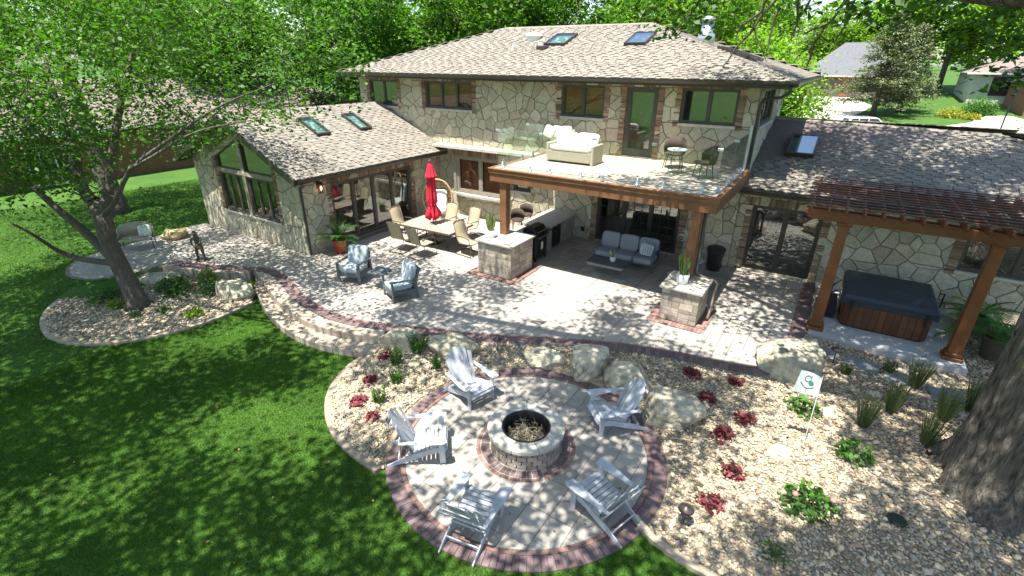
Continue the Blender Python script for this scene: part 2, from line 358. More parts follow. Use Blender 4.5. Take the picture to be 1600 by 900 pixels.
def smooth(P, k=2, closed=False):                # Chaikin
    for _ in range(k):
        Q = [] if closed else [P[0]]
        for i in range(len(P) if closed else len(P) - 1):
            p, q = P[i], P[(i + 1) % len(P)]; Q += [(.75 * p[0] + .25 * q[0], .75 * p[1] + .25 * q[1]), (.25 * p[0] + .75 * q[0], .25 * p[1] + .75 * q[1])]
        P = Q if closed else Q + [P[-1]]
    return P
def resample(P, step):
    P = np.array(P, float); d = np.r_[0, np.cumsum(np.hypot(*np.diff(P, axis=0).T))]; n = max(2, int(d[-1] / step)); t = np.linspace(0, d[-1], n + 1)
    return np.c_[np.interp(t, d, P[:, 0]), np.interp(t, d, P[:, 1])]

# ---------------------------------------------------------------- levels and outlines (metres, house axes)
LOW = -.34
CC = (-3.66, 6.21); RO = 2.54; RI = 2.28
BO = smooth([(-17.69, 6.70), (-16.6, 7.05), (-15.5, 7.55), (-14.9, 7.95), (-14.1, 8.02), (-13.25, 7.75), (-12.4, 7.40), (-11.53, 7.16), (-10.14, 7.02), (-9.18, 7.2), (-8.45, 7.5), (-7.69, 7.8), (-6.8, 8.1), (-5.83, 8.55), (-4.9, 9.05), (-3.9, 9.55), (-2.9, 9.95), (-1.9, 10.2), (-.9, 10.3), (-.1, 10.6), (.25, 11.4), (.3, 12.3), (.3, 16.8)])
COP = smooth([(-14.95, 7.95), (-14.1, 7.66), (-13.18, 7.28), (-11.71, 6.82), (-10.32, 6.62), (-9.25, 6.8), (-8.32, 7.15)])
TRD = smooth([(-14.0, 7.35), (-13.2, 6.98), (-12.14, 6.55), (-10.95, 6.26), (-9.9, 6.22), (-8.87, 6.42), (-8.2, 6.76)])
WALK = smooth([(-17.69, 6.70), (-17.9, 5.9), (-18.0, 5.2), (-18.3, 4.7), (-19.3, 4.4), (-20.4, 4.8), (-21.0, 5.6), (-21.1, 6.8), (-21.2, 7.8), (-21.5, 8.8), (-21.5, 9.8)])
PATIO = BO + [(-14.6, 16.8), (-14.6, 9.85), (-21.5, 9.85)] + WALK[::-1]
BEDL = smooth([(-18.1, 4.55), (-18.45, 4.2), (-18.04, 3.7), (-17.19, 3.2), (-16.19, 2.95), (-15.4, 3.0), (-14.56, 3.34), (-13.86, 4.03), (-13.5, 4.85), (-13.35, 5.79), (-13.5, 6.9)])
BEDLP = BEDL + [(-14.2, 7.6), (-15.4, 7.5), (-17.6, 6.65), (-17.9, 5.6)]
CURB = smooth([(-8.35, 6.95), (-8.36, 6.2), (-7.94, 5.33), (-7.48, 4.88), (-6.96, 4.55), (-6.4, 4.3), (-5.98, 4.85)], 2)
CURB = smooth([(-8.35, 6.95), (-8.40, 6.2), (-8.0, 5.35), (-7.5, 4.88), (-6.96, 4.55), (-6.3, 4.36), (-5.45, 4.30)])
CURBR = smooth([(-1.36, 5.80), (-1.13, 5.62), (-.76, 5.5), (-.3, 5.44), (.3, 5.42), (1.2, 5.2), (2.2, 4.5), (3.2, 3.2)])
BEDM = CURB + [(CC[0] + 2.4 * cos(a), CC[1] + 2.4 * sin(a)) for a in np.radians(np.arange(225, 222, -3))] + \
    [(CC[0] + 2.45 * cos(a), CC[1] + 2.45 * sin(a)) for a in np.radians(np.arange(215, -11, -8))] + CURBR + [(9, 2.6), (9, 16.8), (.3, 16.8)] + [p for p in BO[::-1] if p[0] > -8.5 and p[1] < 16.7]
def bedz(x, y):
    x = np.asarray(x, float); y = np.asarray(y, float)
    r = np.maximum(np.hypot(x - CC[0], y - CC[1]) - 2.6, 0.0); e = distpoly(x, y, [p for p in BO if p[0] > -8.7]); dk = np.minimum(distpoly(x, y, CURB), distpoly(x, y, CURBR))
    r = np.minimum(r, dk + .05); t = r / (r + e * 1.1 + .05); return -.33 + .27 * t + .012 * np.sin(x * 2.3) * np.cos(y * 1.9)
def gz(x, y):
    if inpoly(np.array([x]), np.array([y]), PATIO)[0]: return 0.
    if inpoly(np.array([x]), np.array([y]), BEDM)[0]: return float(bedz(x, y))
    if inpoly(np.array([x]), np.array([y]), BEDLP)[0]: return -.29
    return LOW
def terr(y): return -.36 + max(0, min(y, 135) - 35) * .054

# ---------------------------------------------------------------- ground
b = MB(); xs = [-400, -150, -60, -30, -10, 5, 20, 60, 150, 400]; ys = [-200, -60, -20, 0, 12, 25, 35, 50, 70, 90, 110, 135, 300, 900]
for i in range(len(xs) - 1):
    for j in range(len(ys) - 1): b.poly([(xs[i], ys[j], terr(ys[j])), (xs[i + 1], ys[j], terr(ys[j])), (xs[i + 1], ys[j + 1], terr(ys[j + 1])), (xs[i], ys[j + 1], terr(ys[j + 1]))])
ground = b.build('lawn_ground', M_lawn, struct=True)

def clipped_grid(P, step, zf):
    P = np.array(P); mb = MB(); x0, y0 = P.min(0); x1, y1 = P.max(0); Pl = [tuple(p) for p in P]
    for i in range(int((x1 - x0) / step) + 1):
        for j in range(int((y1 - y0) / step) + 1):
            a, c = x0 + i * step, y0 + j * step; R = [(a, c), (a + step, c), (a + step, c + step), (a, c + step)]
            near = distpoly(np.array([a + step / 2]), np.array([c + step / 2]), Pl, True)[0] < step * .75
            if near: R = clip_conv(Pl, R)
            elif not inpoly(np.array([a + step / 2]), np.array([c + step / 2]), Pl)[0]: continue
            if len(R) < 3: continue
            z = zf(np.array([p[0] for p in R]), np.array([p[1] for p in R])); mb.poly([(p[0], p[1], float(q)) for p, q in zip(R, z)])
    return mb
clipped_grid(BEDM, .4, bedz).build('bed_soil', M_bedsoil, struct=True, smooth=True)
clipped_grid(BEDLP, .5, lambda x, y: np.full(len(x), -.30)).build('bed_soil', M_bedsoil, struct=True)

# pebbles: flattened irregular polyhedra, one mesh per bed
def pebbles(name, n, P, zf, excl, lo=.012, hi=.029, near=None):
    P = [tuple(p) for p in P]; A_ = np.array(P); x = []; y = []
    X = RNG.uniform(A_[:, 0].min(), min(A_[:, 0].max(), 6.5), n * 3); Y = RNG.uniform(A_[:, 1].min(), A_[:, 1].max(), n * 3); k = inpoly(X, Y, P)
    for e in excl: k &= ~e(X, Y)
    X, Y = X[k][:n], Y[k][:n]; n = len(X)
    t = (1 + sqrt(5)) / 2; iv = np.array([(-1, t, 0), (1, t, 0), (-1, -t, 0), (1, -t, 0), (0, -1, t), (0, 1, t), (0, -1, -t), (0, 1, -t), (t, 0, -1), (t, 0, 1), (-t, 0, -1), (-t, 0, 1)]) / sqrt(1 + t * t)
    fi = np.array([(0, 11, 5), (0, 5, 1), (0, 1, 7), (0, 7, 10), (0, 10, 11), (1, 5, 9), (5, 11, 4), (11, 10, 2), (10, 7, 6), (7, 1, 8), (3, 9, 4), (3, 4, 2), (3, 2, 6), (3, 6, 8), (3, 8, 9), (4, 9, 5), (2, 4, 11), (6, 2, 10), (8, 6, 7), (9, 8, 1)])
    s = RNG.uniform(lo, hi, n) * (1 + .8 * (RNG.random(n) > .93)); a = RNG.uniform(0, 2 * pi, n); sx = s * RNG.uniform(.9, 1.5, n); sz = s * RNG.uniform(.4, .75, n)
    V = iv[None] * (1 + RNG.normal(0, .1, (n, 12, 1))); V = V * np.stack([sx, s, sz], 1)[:, None]
    tl = RNG.normal(0, .25, n); Vz = V[..., 2] + V[..., 0] * tl[:, None]; c, s_ = np.cos(a)[:, None], np.sin(a)[:, None]
    Q = np.stack([V[..., 0] * c - V[..., 1] * s_ + X[:, None], V[..., 0] * s_ + V[..., 1] * c + Y[:, None], Vz + (zf(X, Y) + sz * .7 + RNG.uniform(0, .02, n))[:, None]], -1)
    F = (fi[None] + np.arange(n)[:, None, None] * 12).reshape(-1, 3)
    return fast_mesh(name, Q.reshape(-1, 3), F, M_pebble, tone=np.repeat(RNG.random(n), 20), smooth=True)
padx = lambda X, Y: (X > .28) & (X < 3.5) & (Y > 13.1)
circ = lambda X, Y: np.hypot(X - CC[0], Y - CC[1]) < 2.56
far = lambda X, Y: (X > 6.4) | (Y < 4.2) & (X > 0)
pb = pebbles('river_pebbles', 62000, BEDM, bedz, [padx, circ, far]); tag(pb, 'tan and grey river pebbles covering the bed right of the round patio', 'gravel')
pb2 = pebbles('river_pebbles', 11000, [p for p in CURB] + [(-5.9, 4.6), (-6.2, 6.2), (-5.6, 7.9), (-4.3, 8.8), (-3.4, 9.5)] + [p for p in BO[::-1] if -8.5 < p[0] < -3.5], lambda x, y: bedz(x, y) + .012, [circ], .012, .026); tag(pb2, 'tan river pebbles between the steps, curb and round patio', 'gravel')
pb3 = pebbles('river_pebbles', 11000, BEDLP, lambda x, y: np.full(len(x), -.30), [], .015, .034); tag(pb3, 'grey river pebbles round the maple trunk in the left bed', 'gravel')

BKP = [tuple(p) for p in WALK] + [(-21.5, 11.5)]
def bankz(x, y): d = distpoly(x, y, BKP); return -.365 + .335 * np.clip(1.05 - d / 1.1, 0, 1) ** 1.2
bk = resample(BKP[6:], .35); N1 = np.gradient(bk, axis=0); N1 /= np.linalg.norm(N1, axis=1, keepdims=True); N1 = np.c_[N1[:, 1], -N1[:, 0]]
if inpoly(np.array([bk[20][0] + N1[20][0] * .3]), np.array([bk[20][1] + N1[20][1] * .3]), PATIO)[0]: N1 = -N1
m = MB(); offs = [-.02, .25, .5, .75, 1.0, 1.2]
for i in range(len(bk) - 1):
    for a, c in zip(offs, offs[1:]):
        q = [bk[i] + N1[i] * a, bk[i + 1] + N1[i + 1] * a, bk[i + 1] + N1[i + 1] * c, bk[i] + N1[i] * c]; zz = [-.365 + .335 * min(1, max(0, 1.05 - o_ / 1.1)) ** 1.2 for o_ in (a, a, c, c)]; m.poly([(p[0], p[1], z_) for p, z_ in zip(q, zz)])
m.build('lawn_bank', M_lawn, struct=True, smooth=True)
# lawn blades
def blades(name, n, fn, h=(.035, .075), wd=.007):
    X, Y, Z = fn(n); n = len(X); a = RNG.uniform(0, 2 * pi, n); H_ = RNG.uniform(*h, n); lx, ly = RNG.normal(0, .45, n) * H_, RNG.normal(0, .45, n) * H_
    V = np.empty((n, 3, 3)); dx, dy = np.cos(a) * wd, np.sin(a) * wd
    V[:, 0] = np.stack([X - dx, Y - dy, Z], 1); V[:, 1] = np.stack([X + dx, Y + dy, Z], 1); V[:, 2] = np.stack([X + lx, Y + ly, Z + H_], 1)
    return fast_mesh(name, V.reshape(-1, 3), np.arange(n * 3).reshape(-1, 3), M_blade, tone=RNG.random(n))
STEPP = [tuple(p) for p in TRD] + [(-8.3, 7.3), (-14.5, 8.2)]
def lawnpts(n, x0, x1, y0, y1, pw=1.0):
    X = RNG.uniform(x0, x1, n); Y = y0 + (y1 - y0) * RNG.random(n) ** pw
    k = ~inpoly(X, Y, PATIO) & ~inpoly(X, Y, BEDM) & ~inpoly(X, Y, BEDLP) & ~inpoly(X, Y, STEPP) & (np.hypot(X - CC[0], Y - CC[1]) > RO + .01) & (distpoly(X, Y, CURB) > .1) & (distpoly(X, Y, CURBR) > .1)
    q = AX @ np.stack([X, Y, np.full(n, LOW - CAMZ)]); px = 800 + F_PX * q[0] / np.maximum(q[2], .1); py = 450 + F_PX * q[1] / np.maximum(q[2], .1)
    k &= (q[2] > .2) & (px > -200) & (px < 1750) & (py < 1050)
    X, Y = X[k], Y[k]; return X, Y, np.maximum(-.365, np.where((distpoly(X, Y, BEDL) < .12), -.365, bankz(X, Y))) if x0 < -20 else np.full(len(X), -.365)
gr = blades('grass', 600000, lambda n: lawnpts(n, -14, 2.5, -.5, 8.2), (.025, .055), .0055); tag(gr, 'lush mown grass of the lawn in front of the patio', 'grass')
gr2 = blades('grass', 230000, lambda n: lawnpts(n, -32, -13.5, 0, 16), (.035, .075), .009); tag(gr2, 'shaded mown grass of the side lawn beyond the maple', 'grass')

# ---------------------------------------------------------------- patio
PA = thing('patio', 'large paved patio of grey pavers edged in plum bricks', 'patio'); PA['kind'] = 'structure'; del PA['category']; del PA['label']
prm = MB()
def flat_sheet(P, z, name, mat, parent, zb=None):
    me = bpy.data.meshes.new(name); bm = bmesh.new(); vs = [bm.verts.new((p[0], p[1], z)) for p in P]; bmesh.ops.triangle_fill(bm, use_beauty=True, use_dissolve=False, edges=[bm.edges.new((vs[i], vs[(i + 1) % len(vs)])) for i in range(len(vs))])
    if zb is not None:
        lo = [bm.verts.new((p[0], p[1], zb)) for p in P]
        for i in range(len(vs)): j = (i + 1) % len(vs); bm.faces.new((vs[i], vs[j], lo[j], lo[i]))
    bmesh.ops.recalc_face_normals(bm, faces=bm.faces); bm.to_mesh(me); bm.free()
    if zb is None:
        for p in me.polygons:
            if p.normal.z < 0: p.flip()
    me.materials.append(mat); o = bpy.data.objects.new(name, me); lk(o, parent); return o
flat_sheet(PATIO, -.02, 'paver_base', M_joint, PA, -.4)
BI = [tuple(p) for p in resample(BO, .25)]
def offset_in(P, d):
    P = np.array(P); T = np.gradient(P, axis=0); T /= np.linalg.norm(T, axis=1, keepdims=True); return P + np.c_[-T[:, 1], T[:, 0]] * d
BR = resample(BO, .105); B1 = offset_in(BR, .012); B2 = offset_in(BR, .245); B3 = offset_in(BR, .255); B4 = offset_in(BR, .335)
def strip(name, P0, P1, z, th, mat, parent, gap=.006, step=1, maxn=300):
    L_ = []
    for i in range(0, len(P0) - step, step):
        a, b_, c, d = [np.r_[p, z] for p in (P0[i], P0[i + step], P1[i + step], P1[i])]; L_.append(([a, b_, c, d], (0, 0, 1), th))
    prismpieces(name, L_, mat, parent, maxn, gap, .008)
strip('border_brick', B1, B2, -.03, .032, M_pbrick, PA, .004)
strip('edge_brick', B3, B4, -.03, .031, M_redbrick, PA, .004, 2)
PAVREG = [tuple(p) for p in offset_in(resample(BO, .3), .34)] + [(-14.62, 16.78), (-14.62, 9.8), (-21.3, 9.8)] + [tuple(p) for p in offset_in(np.array(WALK)[::-1], .12)]
piers = [(-8.87, -7.63, 11.8, 13.1), (-3.02, -2.1, 11.88, 12.9)]
def pavers(x0, x1, y0, y1, region, z, th, seed, holes=(), conv=None):
    rnd = random.Random(seed); out = []; x = x0; Pl = [tuple(p) for p in region]
    while x < x1:
        wd = rnd.choice((.40, .40, .28, .52)); y = y0 - rnd.random() * .6
        while y < y1:
            ln = rnd.choice((.4, .52, .66, .66)); R = [(x, y), (x + wd, y), (x + wd, y + ln), (x, y + ln)]; y += ln
            cx, cy = x + wd / 2, y - ln / 2; near = distpoly(np.array([cx]), np.array([cy]), Pl, True)[0] < .45
            if near: R = clip_conv(Pl, R)
            elif not inpoly(np.array([cx]), np.array([cy]), Pl)[0]: continue
            Rs = [R] if len(R) > 2 and abs(area(R)) > .004 else []
            for Hq in holes: Rs = [q for r in Rs for q in (subtract(ccw(r), Hq) if abs(sum(p[0] for p in r) / len(r) - Hq[0][0]) < 3 else [r])]
            for r in Rs:
                if abs(area(r)) > .004: out.append(([(p[0], p[1], z + rnd.random() * .002) for p in r], (0, 0, 1), th))
        x += wd
    return out
holes = [[(a - .28, c - .28), (b_ + .28, c - .28), (b_ + .28, d + .28), (a - .28, d + .28)] for a, b_, c, d in piers]
prismpieces('paver', pavers(-21.5, .1, 4.4, 16.8, PAVREG, -.03, .03, 5, holes), M_paver, PA, 300, .005, .007)
# red-brick collars round the piers
L_ = []
for a, b_, c, d in piers:
    for k in range(int((b_ - a + .5) / .105)):
        x = a - .25 + .055 + k * .105
        for yy in (c - .13, d + .13): L_.append(((x, yy, -.012), (.049, 0, 0), (0, .12, 0), (0, 0, .018)))
    for k in range(int((d - c) / .105)):
        y = c + .055 + k * .105
        for xx in (a - .13, b_ + .13): L_.append(((xx, y, -.012), (.12, 0, 0), (0, .049, 0), (0, 0, .018)))
boxpieces('collar_brick', L_, M_redbrick, PA, 120)
# steps
ST = thing('garden_steps', 'curved pair of sandstone slab steps from lawn to patio', 'steps')
C0 = np.array([p for p in BO if -14.9 <= p[0] <= -8.5]); C0 = resample(C0, .01); K = 11
def resn(P, n): P = np.array(P, float); d = np.r_[0, np.cumsum(np.hypot(*np.diff(P, axis=0).T))]; t = np.linspace(0, d[-1], n + 1); return np.c_[np.interp(t, d, P[:, 0]), np.interp(t, d, P[:, 1])]
def slabs(Pin, Pout, z0, z1, n, name):
    A_, B_ = resn(Pin, n * 2), resn(Pout, n * 2)
    for i in range(n):
        q = [A_[2 * i], A_[2 * i + 1], A_[2 * i + 2], B_[2 * i + 2], B_[2 * i + 1], B_[2 * i]]; q = np.array(q); c = q.mean(0); q = c + (q - c) * .992
        m = MB(); m.prism([(p[0], p[1], z0) for p in q], (0, 0, z1 - z0)); m.build(name, M_slab, ST, bevel=.012)
slabs(C0 + 0, COP, -.34, 0.0, 12, 'coping_slab')
slabs([tuple(p) for p in COP][1:], TRD, -.36, -.17, 11, 'tread_slab')

# fire circle
FC = bpy.data.objects.new('round_patio', None); lk(FC); FC['kind'] = 'structure'
disc = [(CC[0] + 2.5 * cos(a), CC[1] + 2.5 * sin(a)) for a in np.linspace(0, 2 * pi, 97)[:-1]]
flat_sheet(disc, LOW - .006, 'paver_base', M_joint, FC)
RR = [(CC[0] + 2.195 * cos(a), CC[1] + 2.195 * sin(a)) for a in np.linspace(0, 2 * pi, 73)[:-1]]
HH = [(CC[0] + .93 * cos(a), CC[1] + .93 * sin(a)) for a in np.linspace(0, 2 * pi, 33)[:-1]]
prismpieces('paver', pavers(CC[0] - 2.3, CC[0] + 2.3, CC[1] - 2.3, CC[1] + 2.3, RR, LOW - .015, .022, 9), M_paver, FC, 300, .005, .007)
def ring(name, r0, r1, n, z, th, mat, parent, maxn=300, gap=.005):
    L_ = []
    for k in range(n):
        a0, a1 = 2 * pi * k / n, 2 * pi * (k + 1) / n; L_.append(([(CC[0] + r * cos(a), CC[1] + r * sin(a), z) for r, a in ((r0, a0), (r1, a0), (r1, a1), (r0, a1))], (0, 0, 1), th + random.random() * .004))
    prismpieces(name, L_, mat, parent, maxn, gap, .008)
ring('border_brick', 2.285, 2.54, 148, LOW - .02, .032, M_pbrick, FC, gap=.004)
ring('edge_brick', 2.20, 2.28, 68, LOW - .02, .029, M_redbrick, FC, gap=.004)
ring('edge_brick', .845, .925, 28, LOW - .012, .024, M_redbrick, FC, gap=.004)
ring('border_brick', .66, .84, 50, LOW - .012, .026, M_pbrick, FC, gap=.009)
FP = thing('fire_pit', 'round stone block fire pit with pale cap in the middle of the round patio', 'fire pit')
m = MB(); m.lathe([(.60, LOW), (.60, .03), (.45, .03), (.45, LOW)], (*CC, 0), 48, cap=False); m.build('core', M_joint, FP)
L_ = []
for row in range(4):
    for k in range(22):
        a = 2 * pi * (k + .5 * (row % 2)) / 22; L_.append(((CC[0] + .60 * cos(a), CC[1] + .60 * sin(a), LOW + .046 + row * .093), (.045 * cos(a), .045 * sin(a), 0), (-.083 * sin(a) * random.uniform(.94, 1.0), .083 * cos(a), 0), (0, 0, .043)))
boxpieces('wall_block', L_, M_block, FP, bev=.12)
ring_n = 9
for k in range(ring_n):
    m = MB(); A2 = np.linspace(2 * pi * k / ring_n + .006, 2 * pi * (k + 1) / ring_n - .006, 7); m.prism([(CC[0] + .705 * cos(a), CC[1] + .705 * sin(a), .035) for a in A2] + [(CC[0] + .445 * cos(a), CC[1] + .445 * sin(a), .035) for a in A2[::-1]], (0, 0, .075)); m.build('cap_stone', M_cap, FP, bevel=.008)
m = MB(); m.lathe([(.44, .115), (.425, .12), (.415, .11), (.415, LOW + .02), (.43, LOW + .02), (.43, .1)], (*CC, 0), 40, cap=False); m.build('steel_liner', M_black, FP, smooth=True)
m = MB(); m.lathe([(.001, -.2), (.2, -.21), (.41, -.23)], (*CC, 0), 24); m.build('ash_bed', M_soil, FP)
m = MB()
for i in range(420):
    r, a = .37 * sqrt(random.random()), random.uniform(0, 6.28); p = Vector((CC[0] + r * cos(a), CC[1] + r * sin(a), random.uniform(-.22, -.02))); d = Vector((random.gauss(0, 1), random.gauss(0, 1), random.gauss(.1, .5))).normalized() * random.uniform(.05, .15)
    q = p + d
    if (q.xy - Vector(CC)).length < .39: m.tube([p, p + d * .5 + Vector((0, 0, .01)), q], [.005, .004, .002], 3)
bp_ = m.build('brush_pile', M_ash, stuff=True); tag(bp_, 'tangle of dry brush lying in the fire pit', 'brushwood')
# curbs
def curb(P, label):
    P = resample(P, .16); A_, B_ = offset_in(P, .0), offset_in(P, -.12); m = MB()
    for i in range(len(P) - 1): m.prism([(A_[i][0], A_[i][1], -.40), (A_[i + 1][0], A_[i + 1][1], -.40), (B_[i + 1][0], B_[i + 1][1], -.40), (B_[i][0], B_[i][1], -.40)], (0, 0, .115 + .004 * sin(i * 2.1)))
    tag(m.build('garden_curb', M_curb), label, 'curb')
curb(CURB, 'curved tan curb between the lawn and the pebble bed left of the round patio')
curb(CURBR, 'tan curb at the bottom of the pebble bed right of the round patio')
curb(BEDL, 'curved tan curb around the maple tree bed')
# low wall along the walk above the left bed
WL = thing('low_retaining_wall', 'low sandstone edge wall between walkway and maple bed', 'wall'); P = resample([(-17.75, 6.62), (-16.6, 6.98), (-15.5, 7.47), (-14.95, 7.86)], .55)
for i in range(len(P) - 1):
    d = (P[i + 1] - P[i]); n_ = np.array([d[1], -d[0]]) / np.linalg.norm(d) * .16; m = MB(); q = [P[i] + d * .01, P[i + 1] - d * .01, P[i + 1] - d * .01 + n_, P[i] + d * .01 + n_]; m.prism([(p[0], p[1], -.34) for p in q], (0, 0, .355 + .004 * (i % 2))); m.build('edge_stone', M_slab, WL, bevel=.012)
# hot tub pad
m = MB(); m.box(.345, 3.45, 13.15, 16.84, -.3, .012); pd = m.build('concrete_pad', M_conc, bevel=.01, struct=True)

# ---------------------------------------------------------------- house
HO = thing('stone_house', 'two storey limestone house with brown shingle roofs behind the patio', 'house')
ALLST = []
def wall(O, U, N, poly, ops, seed, size=.42, th=.042, name='wall', depth=.16, stone=True):
    """poly: convex (u,z) outline; ops: convex (u,z) openings; U along, N outward"""
    O, U, N = np.array(O, float), np.array(U, float), np.array(N, float); P3 = lambda p, d=0: O + U * p[0] + np.array([0, 0, 1.]) * p[1] + N * d
    rnd = random.Random(seed); pcs = [ccw(poly)]
    for op in ops: pcs = [q for p in pcs for q in subtract(p, op)]
    m = MB()
    for p in pcs: m.poly([P3(q) for q in (p if np.cross(U, [0, 0, 1]) @ N > 0 else p[::-1])])
    for op in ops:
        op = ccw(op)
        for i in range(len(op)): a, c = op[i], op[(i + 1) % len(op)]; m.poly([P3(a), P3(c), P3(c, -depth), P3(a, -depth)])
    wo = m.build(name, M_mortar, HO)
    us = [p[0] for p in poly]; vs = [p[1] for p in poly]; u0, u1, v0, v1 = min(us), max(us), min(vs), max(vs); sites = []
    nx, ny = max(1, int((u1 - u0) / size)), max(1, int((v1 - v0) / (size * .82)))
    for i in range(-1, nx + 1):
        for j in range(-1, ny + 1):
            if rnd.random() < .1: continue
            sites.append((u0 + (i + .5 + rnd.uniform(-.46, .46) + .5 * (j % 2)) * (u1 - u0) / nx, v0 + (j + .5 + rnd.uniform(-.44, .44)) * (v1 - v0) / ny))
            if rnd.random() < .12: sites.append((sites[-1][0] + rnd.uniform(-.2, .2), sites[-1][1] + rnd.uniform(-.15, .15)))
    S = np.array(sites)
    for i, s in enumerate(sites):
        d = np.hypot(*(S - s).T); idx = np.argsort(d)[1:22]; c = ccw(poly)
        for j in idx:
            if d[j] < .02: continue
            t = S[j]; a, b_ = t[0] - s[0], t[1] - s[1]; c = clip_half(c, a, b_, (t[0] ** 2 + t[1] ** 2 - s[0] ** 2 - s[1] ** 2) / 2)
            if len(c) < 3: break
        if len(c) < 3: continue
        cs = [c]
        for op in ops:
            xs_ = [p[0] for p in op]; 
            if max(p[0] for p in c) > min(xs_) - .3 and min(p[0] for p in c) < max(xs_) + .3: cs = [q for p in cs for q in subtract(ccw(p), grow(op, .0))]
        for c in cs:
            if abs(area(c)) < .006: continue
            c = shrink(c, .0085)
            if len(c) > 2 and abs(area(c)) > .003: ALLST.append(([P3(p, .002) for p in c], N, th * rnd.uniform(.55, 1.35)))
    return wo
def grow(op, g): return op
def shrink(P, g):
    P = ccw(P); Q = P
    for a, b_, c in list(edges(P)): Q = clip_half(Q, a, b_, c - g)
    return Q
BRK = []
def bricks(O, U, N, u0, u1, v0, v1, vertical=False, th=.05):      # brick trim panel: stacked headers, or a soldier course
    O, U, N = np.array(O, float), np.array(U, float), np.array(N, float)
    if vertical:
        n = max(1, int(round((u1 - u0) / .078)))
        for k in range(n): u = u0 + (k + .5) * (u1 - u0) / n; BRK.append((O + U * u + np.array([0, 0, (v0 + v1) / 2]) + N * th * .5, U * ((u1 - u0) / n / 2 - .005), np.array([0, 0, (v1 - v0) / 2 - .004]), N * (th / 2 + random.random() * .006)))
    else:
        n = max(1, int(round((v1 - v0) / .075)))
        for k in range(n):
            v = v0 + (k + .5) * (v1 - v0) / n; BRK.append((O + U * (u0 + u1) / 2 + np.array([0, 0, v]) + N * th * .5, U * ((u1 - u0) / 2 - .004), np.array([0, 0, (v1 - v0) / n / 2 - .005]), N * (th / 2 + random.random() * .008)))
def window(O, U, N, u0, u1, v0, v1, panes=2, mat=None, fw=.06, kind='window', blind=None, deep=.05, sill=True, grid=None, door=None, glass=None, bot=None):
    O, U, N = np.array(O, float), np.array(U, float), np.array(N, float); mat = mat or M_wfrm; Z = np.array([0, 0, 1.])
    P3 = lambda u, v, d=0: O + U * u + Z * v + N * d
    def bx(m, a, b_, c, d, n0, n1): m.prism([P3(a, c, n0), P3(b_, c, n0), P3(b_, d, n0), P3(a, d, n0)], N * (n1 - n0))
    m = MB(); bot = bot or fw; bx(m, u0, u1, v1 - fw, v1, -deep - .07, -deep + .03); bx(m, u0, u1, v0, v0 + bot, -deep - .07, -deep + .03); bx(m, u0, u0 + fw, v0 + bot, v1 - fw, -deep - .07, -deep + .03); bx(m, u1 - fw, u1, v0 + bot, v1 - fw, -deep - .07, -deep + .03)
    wo = m.build(kind, mat, HO); pw = (u1 - u0 - fw) / panes
    for k in range(panes):
        a, c = u0 + fw / 2 + k * pw, u0 + fw / 2 + (k + 1) * pw
        if k: m = MB(); bx(m, a - fw * .6, a + fw * .6, v0 + bot, v1 - fw, -deep - .06, -deep + .022); m.build('mullion', mat, wo)
        m = MB(); g0, g1 = a + (fw * .6 if k else fw / 2), c - (fw * .6 if k < panes - 1 else fw / 2)
        sh = .028; bx(m, g0, g0 + sh, v0 + bot, v1 - fw, -deep - .05, -deep + .008); bx(m, g1 - sh, g1, v0 + bot, v1 - fw, -deep - .05, -deep + .008); bx(m, g0 + sh, g1 - sh, v0 + bot, v0 + bot + sh, -deep - .05, -deep + .008); bx(m, g0 + sh, g1 - sh, v1 - fw - sh, v1 - fw, -deep - .05, -deep + .008); m.build('sash', mat, wo)
        m = MB(); q = [P3(g0, v0 + bot, -deep - .02), P3(g1, v0 + bot, -deep - .02), P3(g1, v1 - fw, -deep - .02), P3(g0, v1 - fw, -deep - .02)]; m.poly(q if np.cross(U, Z) @ N > 0 else q[::-1]); m.build('pane', glass or (M_glassb if blind else M_glass), wo)
        if grid:
            m = MB()
            for i in range(1, grid[0]): u = g0 + (g1 - g0) * i / grid[0]; bx(m, u - .009, u + .009, v0 + bot, v1 - fw, -deep - .018, -deep - .006)
            for i in range(1, grid[1]): v = v0 + (v1 - v0) * i / grid[1]; bx(m, g0, g1, v - .009, v + .009, -deep - .016, -deep - .005)
            m.build('glazing_bar', mat, wo)
        if blind and k in blind:
            m = MB(); v = v0 + fw
            while v < v1 - fw: m.beam(P3(g0 + .02, v, -deep - .13), P3(g1 - .02, v, -deep - .13), .045, .004, N * .6 + Z * .5); v += .042
            m.build('blind', M_blind, wo, stuff=True)
    if sill: m = MB(); bx(m, u0 - .03, u1 + .03, v0 - .085, v0 - .002, -.06, .085); m.build('sill', M_sill, wo, bevel=.006)
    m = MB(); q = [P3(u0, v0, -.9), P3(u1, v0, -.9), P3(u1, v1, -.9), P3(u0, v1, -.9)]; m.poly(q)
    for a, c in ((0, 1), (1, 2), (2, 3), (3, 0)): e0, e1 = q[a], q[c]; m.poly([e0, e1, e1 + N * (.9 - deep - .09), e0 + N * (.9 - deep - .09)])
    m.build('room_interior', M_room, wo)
    return wo
def rect(u0, u1, v0, v1): return [(u0, v0), (u1, v0), (u1, v1), (u0, v1)]
FX, FN = (1, 0, 0), (0, -1, 0)
Y0 = 16.8
up = [(-18.42, -16.75, 4.33, 5.40, 2, None), (-15.12, -12.7, 4.36, 5.40, 3, (0, 1, 2)), (-8.72, -7.1, 4.38, 5.43, 2, (0, 1)), (-4.52, -2.85, 4.40, 5.43, 2, None)]
jw = .2
ops = [rect(a, b_, c, d) for a, b_, c, d, _, _ in up] + [rect(-6.32, -5.26, 3.24, 5.42)]
wall((0, Y0, 0), FX, FN, rect(-19.1, -2.3, 2.9, 5.56), ops, 1, .42)
